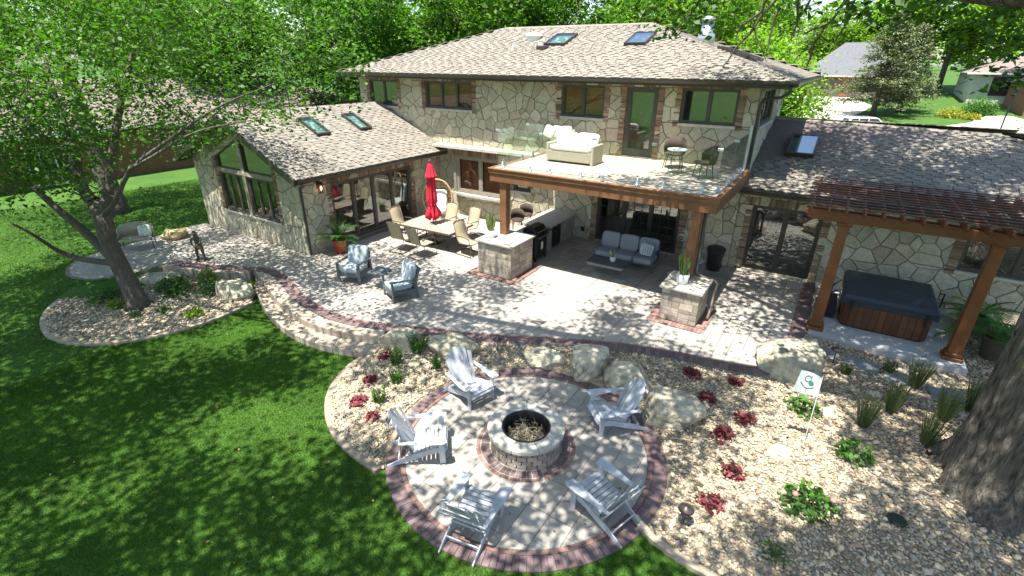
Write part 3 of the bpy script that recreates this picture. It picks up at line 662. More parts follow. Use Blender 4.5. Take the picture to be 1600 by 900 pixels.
for a, b_, c, d, n, bl in up:
    window((0, Y0, 0), FX, FN, a, b_, c, d, n, blind=bl)
    bricks((0, Y0, 0), FX, FN, a - jw, a, c - .12, d); bricks((0, Y0, 0), FX, FN, b_, b_ + jw, c - .12, d); bricks((0, Y0, 0), FX, FN, a - jw, b_ + jw, d, 5.55, True)
window((0, Y0, 0), FX, FN, -6.32, -5.26, 3.24, 5.42, 1, fw=.14, kind='door', sill=False, bot=.22)
bricks((0, Y0, 0), FX, FN, -6.52, -6.32, 3.2, 5.42); bricks((0, Y0, 0), FX, FN, -5.26, -5.06, 3.2, 5.42); bricks((0, Y0, 0), FX, FN, -6.52, -5.06, 5.42, 5.55, True)
# lower front wall
wall((0, Y0, 0), FX, FN, rect(-14.6, -2.3, -.05, 2.9), [rect(-13.5, -10.95, 1.0, 2.62), rect(-10.72, -9.9, 1.42, 2.4), rect(-7.05, -4.05, .06, 2.2)], 2, .42)
window((0, Y0, 0), FX, FN, -10.72, -9.9, 1.42, 2.4, 1); bricks((0, Y0, 0), FX, FN, -10.92, -10.72, 1.3, 2.4); bricks((0, Y0, 0), FX, FN, -9.9, -9.7, 1.3, 2.4)
window((0, Y0, 0), FX, FN, -7.05, -4.05, .06, 2.2, 3, fw=.09, kind='door', sill=False, grid=(3, 5), mat=M_bronze)
bricks((0, Y0, 0), FX, FN, -7.28, -7.05, 0, 2.2); bricks((0, Y0, 0), FX, FN, -4.05, -3.8, 0, 2.2); bricks((0, Y0, 0), FX, FN, -7.28, -3.8, 2.2, 2.42, True)
# shallow bow window
bw = 16.55; window((0, bw, 0), FX, FN, -13.45, -11.0, 1.05, 2.58, 2, mat=M_taupe, fw=.12, blind=(0, 1), sill=False)
m = MB(); m.box(-13.6, -13.45, bw - .02, Y0, 1.0, 2.6); m.box(-11.0, -10.86, bw - .02, Y0, 1.0, 2.6); m.build('bow_window_cheek', M_taupe, HO)
m = MB(); m.prism([(-13.7, Y0, .93), (-13.6, bw - .06, .93), (-12.9, bw - .17, .93), (-11.6, bw - .17, .93), (-10.85, bw - .06, .93), (-10.78, Y0, .93)], (0, 0, .1)); m.build('bow_window_sill', M_sill, HO)
bricks((0, bw - .02, 0), FX, FN, -13.65, -10.82, 2.6, 2.86, True)
m = MB(); m.box(-14.45, -8.98, 16.22, Y0 - .002, 2.89, 2.99); m.build('ledge_cap', M_sill, HO)
# right wing front wall
RX1 = 9.0; Y1 = 16.85
wall((0, Y1, 0), FX, FN, rect(-2.3, RX1, -.1, 2.75), [rect(-1.88, .04, .05, 2.13), rect(3.32, 5.6, 1.12, 2.15)], 3, .42)
window((0, Y1, 0), FX, FN, -1.88, .04, .05, 2.13, 2, fw=.08, kind='door', sill=False, mat=M_bronze)
bricks((0, Y1, 0), FX, FN, -2.08, -1.88, 0, 2.13); bricks((0, Y1, 0), FX, FN, .04, .26, 0, 2.13); bricks((0, Y1, 0), FX, FN, -2.08, .26, 2.13, 2.38, True)
window((0, Y1, 0), FX, FN, 3.32, 5.6, 1.12, 2.15, 2); bricks((0, Y1, 0), FX, FN, 3.08, 3.32, 1.0, 2.15); bricks((0, Y1, 0), FX, FN, 3.08, 5.8, 2.15, 2.38, True)
# upper right side wall
wall((-2.3, 16.8, 0), (0, 1, 0), (1, 0, 0), rect(0, 5.4, 2.9, 5.56), [rect(.5, 3.2, 4.38, 5.43)], 4, .47)
window((-2.3, 16.8, 0), (0, 1, 0), (1, 0, 0), .5, 3.2, 4.38, 5.43, 3)
# sunroom gable wall (front) and door wall (right side)
GY, GX = 9.85, -14.6; zr = lambda x: 4.33 - .475 * abs(x + 17.8)
gpoly = [(-21.05, -.6), (GX, -.6), (GX, zr(GX)), (-17.8, zr(-17.8)), (-21.05, zr(-21.05))]
lw = rect(-19.4, -16.0, .92, 2.36); uwl = [(-19.4, 2.52), (-17.86, 2.52), (-17.86, 3.62), (-19.4, 2.92)]; uwr = [(-17.66, 2.52), (-16.0, 2.52), (-16.0, 2.92), (-17.66, 3.68)]
wall((0, GY, 0), FX, FN, gpoly, [lw, uwl, uwr], 5, .40)
for a, b_ in ((-19.4, -17.86), (-17.66, -16.0)): window((0, GY, 0), FX, FN, a, b_, .92, 2.36, 3, fw=.07)
m = MB(); m.box(-17.86, -17.66, GY - .04, GY + .1, .92, 3.7); m.box(-19.4, -16.0, GY - .05, GY + .1, 2.36, 2.52); m.build('window_post', M_taupe, HO)
m = MB(); m.box(-19.5, -15.9, GY - .09, GY + .02, .84, .918); m.build('sill', M_sill, HO)
for uw in (uwl, uwr):
    m = MB(); q = ccw(uw)
    for i in range(4): a, c = Vector((q[i][0], GY + .06, q[i][1])), Vector((q[(i + 1) % 4][0], GY + .06, q[(i + 1) % 4][1])); m.beam(a, c, .08, .07, (0, 1, 0))
    wo = m.build('window', M_wfrm, HO); m = MB(); m.poly([(p[0], GY + .05, p[1]) for p in q]); m.build('pane', M_glass, wo)
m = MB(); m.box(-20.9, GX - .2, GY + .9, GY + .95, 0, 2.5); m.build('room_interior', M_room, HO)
bricks((0, GY, 0), FX, FN, -19.6, -19.4, .85, 2.9); bricks((0, GY, 0), FX, FN, -16.0, -15.8, .85, 2.9)
for s in (-1, 1):                                  # soldier bricks following the gable slope
    for k in range(22):
        x = -17.8 + s * (.05 + k * .078); BRK.append((np.array([x, GY - .026, zr(x) - .33]), np.array([.034, 0, -.475 * .034 * s]), np.array([0, 0, .11]), np.array([0, -.026, 0])))
OX = (GX, 0, 0); UY = (0, 1, 0); NX = (1, 0, 0)
wall(OX, UY, NX, rect(GY, 16.8, -.05, 2.75), [rect(11.0, 14.95, .06, 2.28)], 6, .40)
window(OX, UY, NX, 11.0, 14.95, .06, 2.28, 4, fw=.1, kind='door', sill=False, bot=.14)
bricks(OX, UY, NX, 10.8, 11.0, 0, 2.28); bricks(OX, UY, NX, 14.95, 15.15, 0, 2.28); bricks(OX, UY, NX, 10.8, 15.15, 2.28, 2.52, True)
m = MB(); m.box(GX, GX + .22, 10.9, 15.05, 0, .05); m.build('door_step', M_pbrick, HO)
# sunroom left wall, hidden walls
m = MB()
for a, b_, z0, z1 in (((-21.05, GY), (-21.05, 16.8), -.6, 2.78), ((-19.1, 16.8), (-19.1, 25.9), 0, 5.56), ((-19.1, 25.9), (-4, 25.9), 0, 5.56), ((-4, 25.9), (-4, 22.2), 0, 5.56), ((-4, 22.2), (-2.3, 22.2), 0, 5.56), ((-21.05, 16.8), (-14.6, 16.8), 0, 2.9), ((RX1, Y1), (RX1, 25.3), 0, 2.7), ((-2.3, 25.3), (RX1, 25.3), 0, 2.7), ((-2.3, 22.2), (-2.3, 16.8), 2.9, 0)):
    m.poly([(*a, z0), (*b_, z0), (*b_, z1), (*a, z1)])
m.build('wall', M_stone, HO)
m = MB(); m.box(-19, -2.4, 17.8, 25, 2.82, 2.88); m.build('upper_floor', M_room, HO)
prismpieces('stone', ALLST, M_stone, HO, 300, 0, .012)
me_, V_, F_ = unitbox(M_brick, .1); m = MB()
for c, X, Y, Z in BRK: m.add(V_ @ np.array([X, Y, Z]) + np.array(c), F_)
m.build('brick_trim', M_brick, HO, stuff=True)

# roofs -------------------------------------------------------------
SHG = []
def roofplane(P, U, mat=M_roofbase, seed=1, ex=.155, tab=.3, objs=True, soff=.1):
    """P: 3D polygon, first edge along the eave (direction U)"""
    P = [np.array(p, float) for p in P]; U = np.array(U, float); U /= np.linalg.norm(U); n = np.cross(P[1] - P[0], P[2] - P[1]); n /= np.linalg.norm(n)
    if n[2] < 0: n = -n
    S = np.cross(n, U); S = S if S[2] > 0 else -S; m = MB(); Q = [p - n * soff for p in P]; m.add([*P, *Q], [tuple(range(len(P))), tuple(range(len(P), 2 * len(P)))] + [(i, (i + 1) % len(P), len(P) + (i + 1) % len(P), len(P) + i) for i in range(len(P))]); m.build('roof', mat, HO)
    q = ccw([((p - P[0]) @ U, (p - P[0]) @ S) for p in P]); rnd = random.Random(seed); v1 = max(p[1] for p in q); nr = int(v1 / ex)
    for r in range(nr):
        v = r * ex; line = clip_half(clip_half(q, 0, -1, -v), 0, 1, v + ex)
        if len(line) < 3: continue
        a, b_ = min(p[0] for p in line), max(p[0] for p in line); u = a - rnd.random() * tab; hi = 0
        while u < b_:
            hi = 1 - hi; w_ = tab * (rnd.uniform(.75, 1.1) if hi else rnd.uniform(.4, .6)); c0, c1 = max(u, a), min(u + w_, b_); u += w_
            if c1 - c0 < .03: continue
            h = .032 if hi else .013; c = P[0] + U * (c0 + c1) / 2 + S * (v + ex * .52) + n * (h * .5 + .002)
            SHG.append((c, U * ((c1 - c0) / 2 - .003), S * (ex * .56) - n * .006, n * (h * .5)))
    return n, S
def ridge(pts, w_=.13, r=.045):
    for a, b_ in zip(pts, pts[1:]):
        a, b_ = np.array(a, float), np.array(b_, float); L_ = np.linalg.norm(b_ - a); d = (b_ - a) / L_; k = int(L_ / .2); s = np.cross(d, [0, 0, 1]); s /= np.linalg.norm(s)
        for i in range(k):
            c = a + d * (i + .5) * .2 + np.array([0, 0, .02])
            for sg in (-1, 1): CAPS.append((c + s * sg * w_ * .45 - np.array([0, 0, .018]), s * sg * w_ * .52 + np.array([0, 0, -.035]), d * .105 * sg, np.array([0, 0, .012])))
CAPS = []
RA, RB = (-14.1, 21.3, 7.52), (-7.3, 21.3, 7.52); EZ = 5.68; xa, xb, yf, yb = -19.8, -1.45, 16.15, 26.5
roofplane([(xa, yf, EZ), (xb, yf, EZ), RB, RA], (1, 0, 0), seed=11)
roofplane([(xb, yf, EZ), (xb, yb, EZ), RB], (0, 1, 0), seed=12)
roofplane([(xb, yb, EZ), (xa, yb, EZ), RA, RB], (-1, 0, 0), seed=13, ex=.4, tab=1)
roofplane([(xa, yb, EZ), (xa, yf, EZ), RA], (0, -1, 0), seed=14, ex=.4, tab=1)
ridge([(xa, yf, EZ), RA, RB, (xb, yf, EZ)]); ridge([RB, (xb, yb, EZ)])
# wing
WR = (-2.35, 21.1, 4.36); WR2 = (3.9, 21.0, 4.2); wz = 2.74; wy = 16.2
roofplane([(-2.3, wy, wz), (9.4, wy, wz), WR2, (-2.3, 21.1, 4.36)], (1, 0, 0), seed=21)
roofplane([(9.4, wy, wz), (9.4, 26, wz), WR2], (0, 1, 0), seed=22, ex=.3, tab=.6)
roofplane([(9.4, 26, wz), (-2.3, 26, wz), (-2.3, 21.1, 4.36), WR2], (-1, 0, 0), seed=23, ex=.4, tab=1)
ridge([(-2.3, 21.1, 4.36), WR2, (9.4, wy, wz)])
# sunroom
sx, sz, sy = -14.08, 2.70, 9.35; rz_ = 4.46; rx = -17.8; lx = -21.55; lz = rz_ - .475 * 3.75
roofplane([(sx, sy, sz), (sx, 16.79, sz), (rx, 16.79, rz_), (rx, sy, rz_)], (0, 1, 0), seed=31)
roofplane([(lx, 16.79, lz), (lx, sy, lz), (rx, sy, rz_), (rx, 16.79, rz_)], (0, -1, 0), seed=32)
ridge([(rx, sy, rz_), (rx, 16.75, rz_)])
boxpieces('shingle', SHG, M_shingle, HO, 300, .05)
me_, V_, F_ = unitbox(M_shingle, .05); m = MB()
for c, X, Y, Z in CAPS: m.add(V_ @ np.array([X, Y, Z]) + np.array(c), F_)
m.build('ridge_cap', M_shingle, HO, stuff=True)
# fascias, soffits, gutters
def gutter(a, b_, out, z, name='gutter'):
    a, b_, out = Vector((*a, z)), Vector((*b_, z)), Vector((*out, 0)); m = MB(); prof = [(0, 0), (0, -.13), (.07, -.13), (.12, -.06), (.125, 0), (.11, 0), (.06, -.10), (.015, -.11), (.012, 0)]
    A_ = [a + out * p[0] + Vector((0, 0, p[1])) for p in prof]; m.prism(A_, b_ - a); m.build(name, M_bronze, HO)
gutter((xa, yf - .002), (xb + .12, yf - .002), (0, -1), EZ + .02); gutter((xb + .002, yf), (xb + .002, yb), (1, 0), EZ + .02); gutter((-2.28, wy - .002), (9.4, wy - .002), (0, -1), wz + .02); gutter((sx + .002, sy + .05), (sx + .002, 16.2), (1, 0), sz + .02)
m = MB(); m.box(xa + .03, xb - .03, yf + .03, 16.8, 5.50, 5.53); m.box(-2.3, xb - .03, 16.8, yb, 5.50, 5.53); m.box(-2.3, 9.3, wy + .03, 16.85, 2.56, 2.585); m.box(GX, sx - .03, GY, 16.79, 2.56, 2.585); m.box(xa + .03, xb - .03, yf + .005, yf + .028, 5.5, 5.67); m.box(-2.28, 9.36, wy + .005, wy + .028, 2.56, 2.72); m.box(sx - .03, sx - .006, sy, 16.79, 2.56, 2.69); m.build('soffit', M_bronze, HO)
for s, xe, ze in ((1, sx, sz), (-1, lx, lz)):
    m = MB(); m.prism([(xe, sy - .002, ze + .01), (rx, sy - .002, rz_ + .01), (rx, sy - .002, rz_ - .19), (xe, sy - .002, ze - .19)], (0, -.035, 0)); m.build('rake_board', M_bronze, HO)
    m = MB(); m.prism([(xe, sy, ze - .125), (rx, sy, rz_ - .125), (rx, sy, rz_ - .145), (xe, sy, ze - .145)], (0, .5, 0)); m.build('soffit', M_bronze, HO)
def downspout(pts, lab=None):
    for i, (a, c) in enumerate(zip(pts, pts[1:])): pass
    m = MB(); m.tube(pts, .045, 6); return m.build('downspout', M_bronze, HO)
downspout([(-1.5, 16.05, 5.56), (-1.5, 16.1, 5.42), (-1.7, 16.3, 5.28), (-2.18, 16.72, 5.2), (-2.24, 16.74, 5.05), (-2.24, 16.74, 2.85)])
downspout([(-14.0, 9.5, 2.6), (-14.05, 9.6, 2.48), (-14.3, 9.78, 2.42), (-14.52, 9.8, 2.35), (-14.53, 9.8, .03)])
# skylights
def skylight(c0, cu, U, S, w_, h, n, gl=None):
    U, S, n = [np.array(q, float) for q in (U, S, n)]; c = np.array(c0, float); m = MB(); P = lambda a, d, k: c + U * a + S * d + n * k
    for a0, a1, d0, d1 in ((0, w_, 0, .06), (0, w_, h - .06, h), (0, .06, .06, h - .06), (w_ - .06, w_, .06, h - .06)): m.prism([P(a0, d0, 0), P(a1, d0, 0), P(a1, d1, 0), P(a0, d1, 0)], n * .13)
    o = m.build('skylight', M_bronze, HO); m = MB(); m.poly([P(.05, .05, .115), P(w_ - .05, .05, .115), P(w_ - .05, h - .05, .115), P(.05, h - .05, .115)]); m.build('pane', gl or M_skyglass, o)
    m = MB(); m.poly([P(.05, .05, .02), P(w_ - .05, .05, .02), P(w_ - .05, h - .05, .02), P(.05, h - .05, .02)]); m.build('light_well', M_cap, o)
pm = (7.52 - EZ) / (21.3 - 16.15); nm = np.array([0, -pm, 1]) / sqrt(1 + pm * pm); Sm = np.array([0, 1, pm]) / sqrt(1 + pm * pm); mr = lambda x, y: (x, y, EZ + pm * (y - yf))
skylight(mr(-10.75, 18.95), 0, (1, 0, 0), Sm, .92, 1.2, nm); skylight(mr(-7.42, 18.9), 0, (1, 0, 0), Sm, .8, 1.2, nm, M_skyblue)
pw_ = (4.36 - wz) / (21.1 - wy); nw = np.array([0, -pw_, 1]) / sqrt(1 + pw_ ** 2); Sw = np.array([0, 1, pw_]) / sqrt(1 + pw_ ** 2)
skylight((-1.48, 18.35, wz + pw_ * (18.35 - wy)), 0, (1, 0, 0), Sw, .82, 1.4, nw, M_skyblue)
ns = np.array([.475, 0, 1]) / sqrt(1 + .475 ** 2); Ss = np.array([-1, 0, .475]) / sqrt(1 + .475 ** 2)
for y_ in (11.85, 13.85): skylight((-16.02, y_, sz + .475 * (-14.08 + 16.02)), 0, (0, 1, 0), Ss, .6, 1.15, ns)
px_ = (7.52 - EZ) / (-1.45 + 7.3); nx_ = np.array([px_, 0, 1]) / sqrt(1 + px_ ** 2); Sx = np.array([-1, 0, px_]) / sqrt(1 + px_ ** 2)
for y_ in (18.6, 19.9): skylight((-3.0, y_, EZ + px_ * 1.55), 0, (0, 1, 0), Sx, .9, 1.2, nx_)
# roof vents, pipe, flue
m = MB(); x, y, z = mr(-10.85, 18.5); m.box(x, x + .42, y, y + .35, z - .05, z + .2); m.build('roof_vent', M_bronze, HO, bevel=.03)
m = MB(); x, y, z = mr(-11.7, 19.8); m.lathe([(.3, -.1), (.3, .12), (.36, .12), (.34, .2), (.15, .26)], (x, y, z), 16); m.build('roof_vent', M_whitep, HO, smooth=False)
m = MB(); x, y, z = mr(-11.9, 18.5); m.tube([(x, y, z - .1), (x, y, z + .25)], .04, 8); m.build('vent_pipe', M_whitep, HO)
FLU = thing('chimney_flue', 'round galvanised flue rising from the right slope of the roof', 'flue', (-4.75, 19.6, EZ + pm * (19.6 - yf) - .25)); m = MB(); m.lathe([(.28, 0), (.28, .32), (.2, .42), (.2, .72)], (0, 0, 0), 20); m.build('pipe', M_galv, FLU, smooth=True); m = MB(); m.lathe([(.24, .75), (.24, .86), (.05, .92)], (0, 0, 0), 20); m.build('cap', M_galv, FLU, smooth=True)
# outlet
m = MB(); m.box(-7.64, -7.5, Y0 - .07, Y0, .28, .44); m.build('outlet_cover', M_blackp, HO)
# lantern
LN = thing('wall_lantern', 'lit copper lantern on the stone beside the sunroom doors', 'lantern', (GX + .02, 10.5, 2.2))
m = MB(); m.box(0, .03, -.06, .06, -.02, .3); m.beam((.03, 0, .24), (.18, 0, .24), .03, .03, (0, 1, 0)); m.build('bracket', M_bronze, LN)
m = MB(); m.lathe([(.02, .24), (.11, .16), (.11, .14)], (.18, 0, 0), 6); m.lathe([(.08, -.14), (.08, -.12)], (.18, 0, 0), 6)
for k in range(6): a = k * pi / 3; m.tube([(.18 + .085 * cos(a), .085 * sin(a), -.13), (.18 + .1 * cos(a), .1 * sin(a), .15)], .008, 4)
m.build('cage', M_lamp, LN); m = MB(); m.lathe([(.005, -.05), (.03, 0), (.03, .05), (.005, .09)], (.18, 0, 0), 10); m.build('bulb', M_glow, LN, smooth=True)

# ---------------------------------------------------------------- vegetation tools
def leafmesh(name, P, size, mat, parent, asp=.6, flat=.5, tone=None, smooth=False):
    n = len(P); s = size * RNG.uniform(.65, 1.3, n); a = RNG.uniform(0, 2 * pi, n); d = np.stack([np.cos(a), np.sin(a), RNG.normal(-.15, flat, n)], 1); d /= np.linalg.norm(d, axis=1, keepdims=True)
    u = RNG.normal(0, flat, (n, 3)) + [0, 0, 1]; sd = np.cross(d, u); sd /= np.linalg.norm(sd, axis=1, keepdims=True); nn = np.cross(sd, d)
    V = np.empty((n, 4, 3)); V[:, 0] = P - d * s[:, None] * .5; V[:, 1] = P + sd * s[:, None] * asp * .5 + nn * s[:, None] * .12; V[:, 2] = P + d * s[:, None] * .5; V[:, 3] = P - sd * s[:, None] * asp * .5 + nn * s[:, None] * .12
    t = RNG.random(n) if tone is None else tone
    return fast_mesh(name, V.reshape(-1, 3), np.arange(n * 4).reshape(-1, 4), mat, parent, tone=t, stuff=False)
def segmesh(name, A_, B_, ra, rb, mat, parent, n=5):
    A_, B_ = np.array(A_), np.array(B_); d = B_ - A_; d /= np.linalg.norm(d, axis=1, keepdims=True) + 1e-9; h = np.where(np.abs(d[:, 2:3]) < .9, [[0, 0, 1.]], [[1., 0, 0]]); a = np.cross(d, h); a /= np.linalg.norm(a, axis=1, keepdims=True); b_ = np.cross(d, a); m = len(A_)
    V = np.empty((m, 2 * n, 3))
    for k in range(n):
        t = 2 * pi * k / n; o = a * cos(t) + b_ * sin(t); V[:, k] = A_ + o * np.array(ra)[:, None]; V[:, n + k] = B_ + o * np.array(rb)[:, None]
    F = np.array([[k, (k + 1) % n, n + (k + 1) % n, n + k] for k in range(n)]); F = (F[None] + np.arange(m)[:, None, None] * 2 * n).reshape(-1, 4)
    return fast_mesh(name, V.reshape(-1, 3), F, mat, parent, stuff=False, smooth=True)
def ellpts(E, n, shell=.55):
    w_ = np.array([e[1][0] * e[1][1] * e[1][2] for e in E]); out = []
    for e, k in zip(E, (w_ / w_.sum() * n).astype(int)):
        q = RNG.normal(0, 1, (k, 3)); q /= np.linalg.norm(q, axis=1, keepdims=True); q *= (shell + (1 - shell) * RNG.random((k, 1))) ** .8 * (RNG.random((k, 1)) ** .18); out.append(np.array(e[0]) + q * np.array(e[1]))
    return np.concatenate(out)
def tree(name, label, loc, trunk, ells, nclump, per, size, leafm, bark=None, sig=.5, group=None, tips=.008, droop=.0, sides=5, cat='tree', clumps=None, filt=None, tsides=16, maxseg=.7, flat=.5, limbs=()):
    T = thing(name, label, cat, loc, group=group); bark = bark or M_bark; L0 = np.array(loc, float)
    C_ = clumps if clumps is not None else ellpts(ells, nclump)
    if filt is not None: C_ = C_[filt(C_)]
    C_ = C_ - L0
    pos = []; par = []; rad = []
    for i, (p, r) in enumerate(trunk): pos.append(np.array(p, float) - L0); par.append(i - 1); rad.append(r)
    base_n = len(trunk)
    for lb in limbs:
        lb = [lb[0]] + [(np.array(p, float), max(r, .01)) for p, r in lb[1:]]; lb[0] = (np.array(lb[0][0], float), lb[0][1] or lb[1][1] * 1.2)
        for _ in range(2): lb = [lb[0]] + [(a[0] * k + b_[0] * (1 - k), a[1] * k + b_[1] * (1 - k)) for a, b_ in zip(lb, lb[1:]) for k in (.75, .25)] + [lb[-1]]
        st = np.array(lb[0][0], float) - L0; d = [np.linalg.norm(q - st) for q in pos]; k = int(np.argmin(d))
        for p, r in lb[1:]: pos.append(np.array(p, float) - L0); par.append(k); rad.append(r); k = len(pos) - 1
    top = pos[base_n // 2]; order = np.argsort(np.linalg.norm(C_ - pos[base_n - 1], axis=1)); ends = []
    for i in order:
        c = C_[i]; Pn = np.array(pos[1:]) ; d = np.linalg.norm(Pn - c, axis=1) + .6 * np.maximum(Pn[:, 2] - c[2], 0) + .35 * (np.arange(len(Pn)) < base_n - 2); k = int(np.argmin(d)) + 1; L_ = np.linalg.norm(pos[k] - c); ns = max(1, int(L_ / maxseg)); st = pos[k].copy()
        for j in range(1, ns + 1):
            t = j / ns; q = st + (c - st) * t + RNG.normal(0, .07 * L_ / ns, 3) + np.array([0, 0, .10 * L_ * sin(pi * t)]) - np.array([0, 0, droop * t * t]); pos.append(q); par.append(k); rad.append(0); k = len(pos) - 1
        ends.append(k)
    pos = np.array(pos); N_ = len(pos); acc = np.zeros(N_); 
    for i in range(N_ - 1, 0, -1):
        if acc[i] == 0: acc[i] = tips ** 2.2
        acc[par[i]] += acc[i]
    R_ = np.maximum(acc ** (1 / 2.2), np.array(rad)); idx = [i for i in range(base_n, N_)]
    if idx: segmesh('branches', [pos[par[i]] for i in idx], [pos[i] for i in idx], [min(R_[par[i]], R_[i] * 1.35) for i in idx], [R_[i] for i in idx], bark, T, sides)
    m = MB(); tp = [Vector(p) for p in pos[:base_n]]; rr = [max(r, R_[i] * .9) for i, (p, r) in enumerate(trunk)]; m.tube(tp, rr, tsides); m.build('trunk', bark, T, smooth=True)
    E_ = pos[ends]; P = np.repeat(E_, per, 0) + RNG.normal(0, 1, (len(E_) * per, 3)) * np.array([sig, sig, sig * .62]) * np.repeat(RNG.uniform(.6, 1.2, len(E_)), per)[:, None]
    tone = np.repeat(RNG.random(len(E_)), per) * .6 + RNG.random(len(P)) * .4
    leafmesh('crown', P, size, leafm, T, tone=tone, flat=flat); return T
def at(px, py, Y):                              # a point on the vertical plane y = Y seen at that place in the photo
    d = AX[0] * (px - 800) / F_PX + AX[1] * (py - 450) / F_PX + AX[2]; t = Y / d[1]; return tuple(np.array([0, 0, CAMZ]) + d * t)

# maple at the left
ml = (-15.85, 4.95, -.36)
tr = [(ml, .40), ((-15.88, 4.95, -.2), .29), ((-16.0, 4.95, .2), .24), ((-16.3, 4.95, .9), .22), ((-16.5, 4.95, 1.5), .21), (at(160, 338, 4.95), .22), (at(150, 318, 5.0), .2)]
lim = [[(at(150, 318, 5.0), 0), (at(128, 298, 5.1), .15), (at(116, 247, 5.3), .12), (at(90, 170, 5.6), .09), (at(70, 90, 6.0), .05)],
       [(at(160, 338, 4.95), 0), (at(170, 300, 5.2), .13), (at(176, 240, 5.6), .11), (at(190, 150, 6.2), .08), (at(215, 60, 6.8), .05)],
       [(at(160, 338, 4.95), 0), (at(180, 318, 4.9), .065), (at(200, 265, 4.9), .05), (at(262, 220, 5.2), .04), (at(340, 165, 5.8), .02), (at(430, 130, 6.5), .012)],
       [(at(200, 265, 4.9), 0), (at(240, 245, 5.0), .035), (at(300, 205, 5.3), .022), (at(380, 190, 6.0), .012)],
       [((-16.3, 4.95, .9), 0), (at(133, 361, 4.8), .12), (at(93, 329, 4.6), .1), (at(40, 281, 4.3), .07), (at(-30, 240, 4.0), .05)],
       [((-16.3, 4.95, .9), 0), (at(120, 405, 4.6), .08), (at(88, 391, 4.3), .06), (at(55, 368, 3.9), .04), (at(20, 350, 3.6), .03)],
       [(at(116, 247, 5.3), 0), (at(70, 215, 5.0), .07), (at(30, 180, 4.8), .05), (at(-20, 130, 4.6), .03)]]
tree('maple_tree', 'spreading maple with low forked trunk in the pebble bed at the left', ml, tr, [((-17.5, 5.5, 6.6), (5.8, 4.8, 3.6)), ((-13.2, 7.2, 6.7), (4.4, 3.4, 2.9)), ((-21.0, 4.5, 3.8), (3.0, 2.5, 2.2)), ((-19, 4, 5.2), (5, 2.5, 3.4))], 400, 95, .125, M_leafm, sig=.46, limbs=lim, tips=.0055, cat='tree', maxseg=.6)
# oak at the right, its crown over the yard
ol = (3.55, 9.4, -.42)
HOLE = lambda X, Y, th=-.95: (np.sin(1.25 * X + 1.1 * np.sin(.9 * Y)) + np.sin(1.15 * Y + 1.0 + .8 * np.sin(.8 * X)) + .5 * np.sin(2.3 * (X + Y))) > th  # wave pattern thinning the crowns to let sun patches through
TGT = lambda C_: HOLE(C_[:, 0], C_[:, 1]) & (C_[:, 2] > CAMZ + .5 + .15 * np.hypot(C_[:, 0], C_[:, 1])) & ~((C_[:, 0] < -6.2) & (C_[:, 1] > 9.6)) & (RNG.random(len(C_)) > .0)
oaktr = [((3.6, 9.4, -.52), 1.30), ((3.6, 9.4, -.33), 1.12), ((3.57, 9.4, -.1), .93), ((3.55, 9.4, .3), .79), ((3.53, 9.4, 1.0), .70), ((3.5, 9.4, 2.6), .66), ((3.55, 9.4, 5.0), .6), ((3.5, 9.4, 7.0), .55), ((3.2, 9.2, 8.6), .5), ((2.8, 9.0, 10.2), .4)]
oaklim = [[((3.5, 9.4, 7.0), 0), (at(1620, -12, 10.2), .2), (at(1520, -10, 10.6), .15), (at(1400, -40, 11.2), .11)] + [((-2.2, 12.2, 9.6), .12), ((-4.5, 12.0, 10.2), .08)],
          [((3.2, 9.2, 8.6), 0), ((.5, 8.0, 9.8), .25), ((-2.5, 7.2, 10.4), .2), ((-6, 6.4, 10.6), .14), ((-9, 5.8, 10.6), .09)],
          [((3.2, 9.2, 8.6), 0), ((3.2, 12, 9.8), .22), ((2.2, 15, 10.6), .15), ((1, 17, 11), .08)]]
LIT = [(.1, 11.2, 1.0), (.4, 8.9, 1.1), (-1.4, 11.4, 1.2), (-7.9, 4.5, 1.1), (-10.2, 8.4, 1.0), (-4.7, 5.0, .8), (1.0, 7.6, .7), (-5.5, 10.6, .8), (-12.5, 4.9, .7), (-8.8, 3.6, 1.0)]
def NOSHADE(C_):                                 # drops clumps along the sun's path so the LIT ground spots get sun
    k = np.ones(len(C_), bool)
    for x, y, r in LIT: k &= np.hypot(C_[:, 0] + .0542 * C_[:, 2] - x, C_[:, 1] + .298 * C_[:, 2] - y) > r + .25
    return k
def flare(T):                                    # furrowed bark ridges and root flare on the oak trunk
    from mathutils import noise
    o = [c for c in T.children if c.name.startswith('trunk')][0]; ctl = np.array([[*(np.array(p) - ol), r] for p, r in oaktr]); zz = np.concatenate([np.linspace(-.1, 1.6, 46), np.linspace(1.65, 5, 50), np.linspace(5.2, ctl[-1, 2], 12)]); n = 132; V = []
    cz = ctl[:, 2]
    for z in zz:
        cx, cy, r = [np.interp(z, cz, ctl[:, k]) for k in (0, 1, 3)]
        for k in range(n):
            a = 2 * pi * k / n; lob = max(0, (1.25 - z)) ** 2 * .17 * (.7 * cos(a * 4 + 2.6) + .5 * cos(a * 7 + .4)); w1 = noise.noise(Vector((cos(a) * 1.2, sin(a) * 1.2, z * .35))) * 1.1
            rd = 1 - abs(noise.noise(Vector((cos(a + w1 * .12) * 6.5, sin(a + w1 * .12) * 6.5, z * 1.1)))) * 2.2; rd2 = 1 - abs(noise.noise(Vector((cos(a) * 13, sin(a) * 13, z * 2.6 + 7)))) * 2
            R2 = r * (1 + lob) + .075 * rd + .03 * rd2 + .03 * w1; V.append((cx + R2 * cos(a), cy + R2 * sin(a), z))
    m = MB(); m.add(V, [((i - 1) * n + k, (i - 1) * n + (k + 1) % n, i * n + (k + 1) % n, i * n + k) for i in range(1, len(zz)) for k in range(n)]); q = m.build('tmp', M_oakb, None); me = q.data; me.polygons.foreach_set('use_smooth', [True] * len(me.polygons)); old = o.data; o.data = me; bpy.data.objects.remove(q)
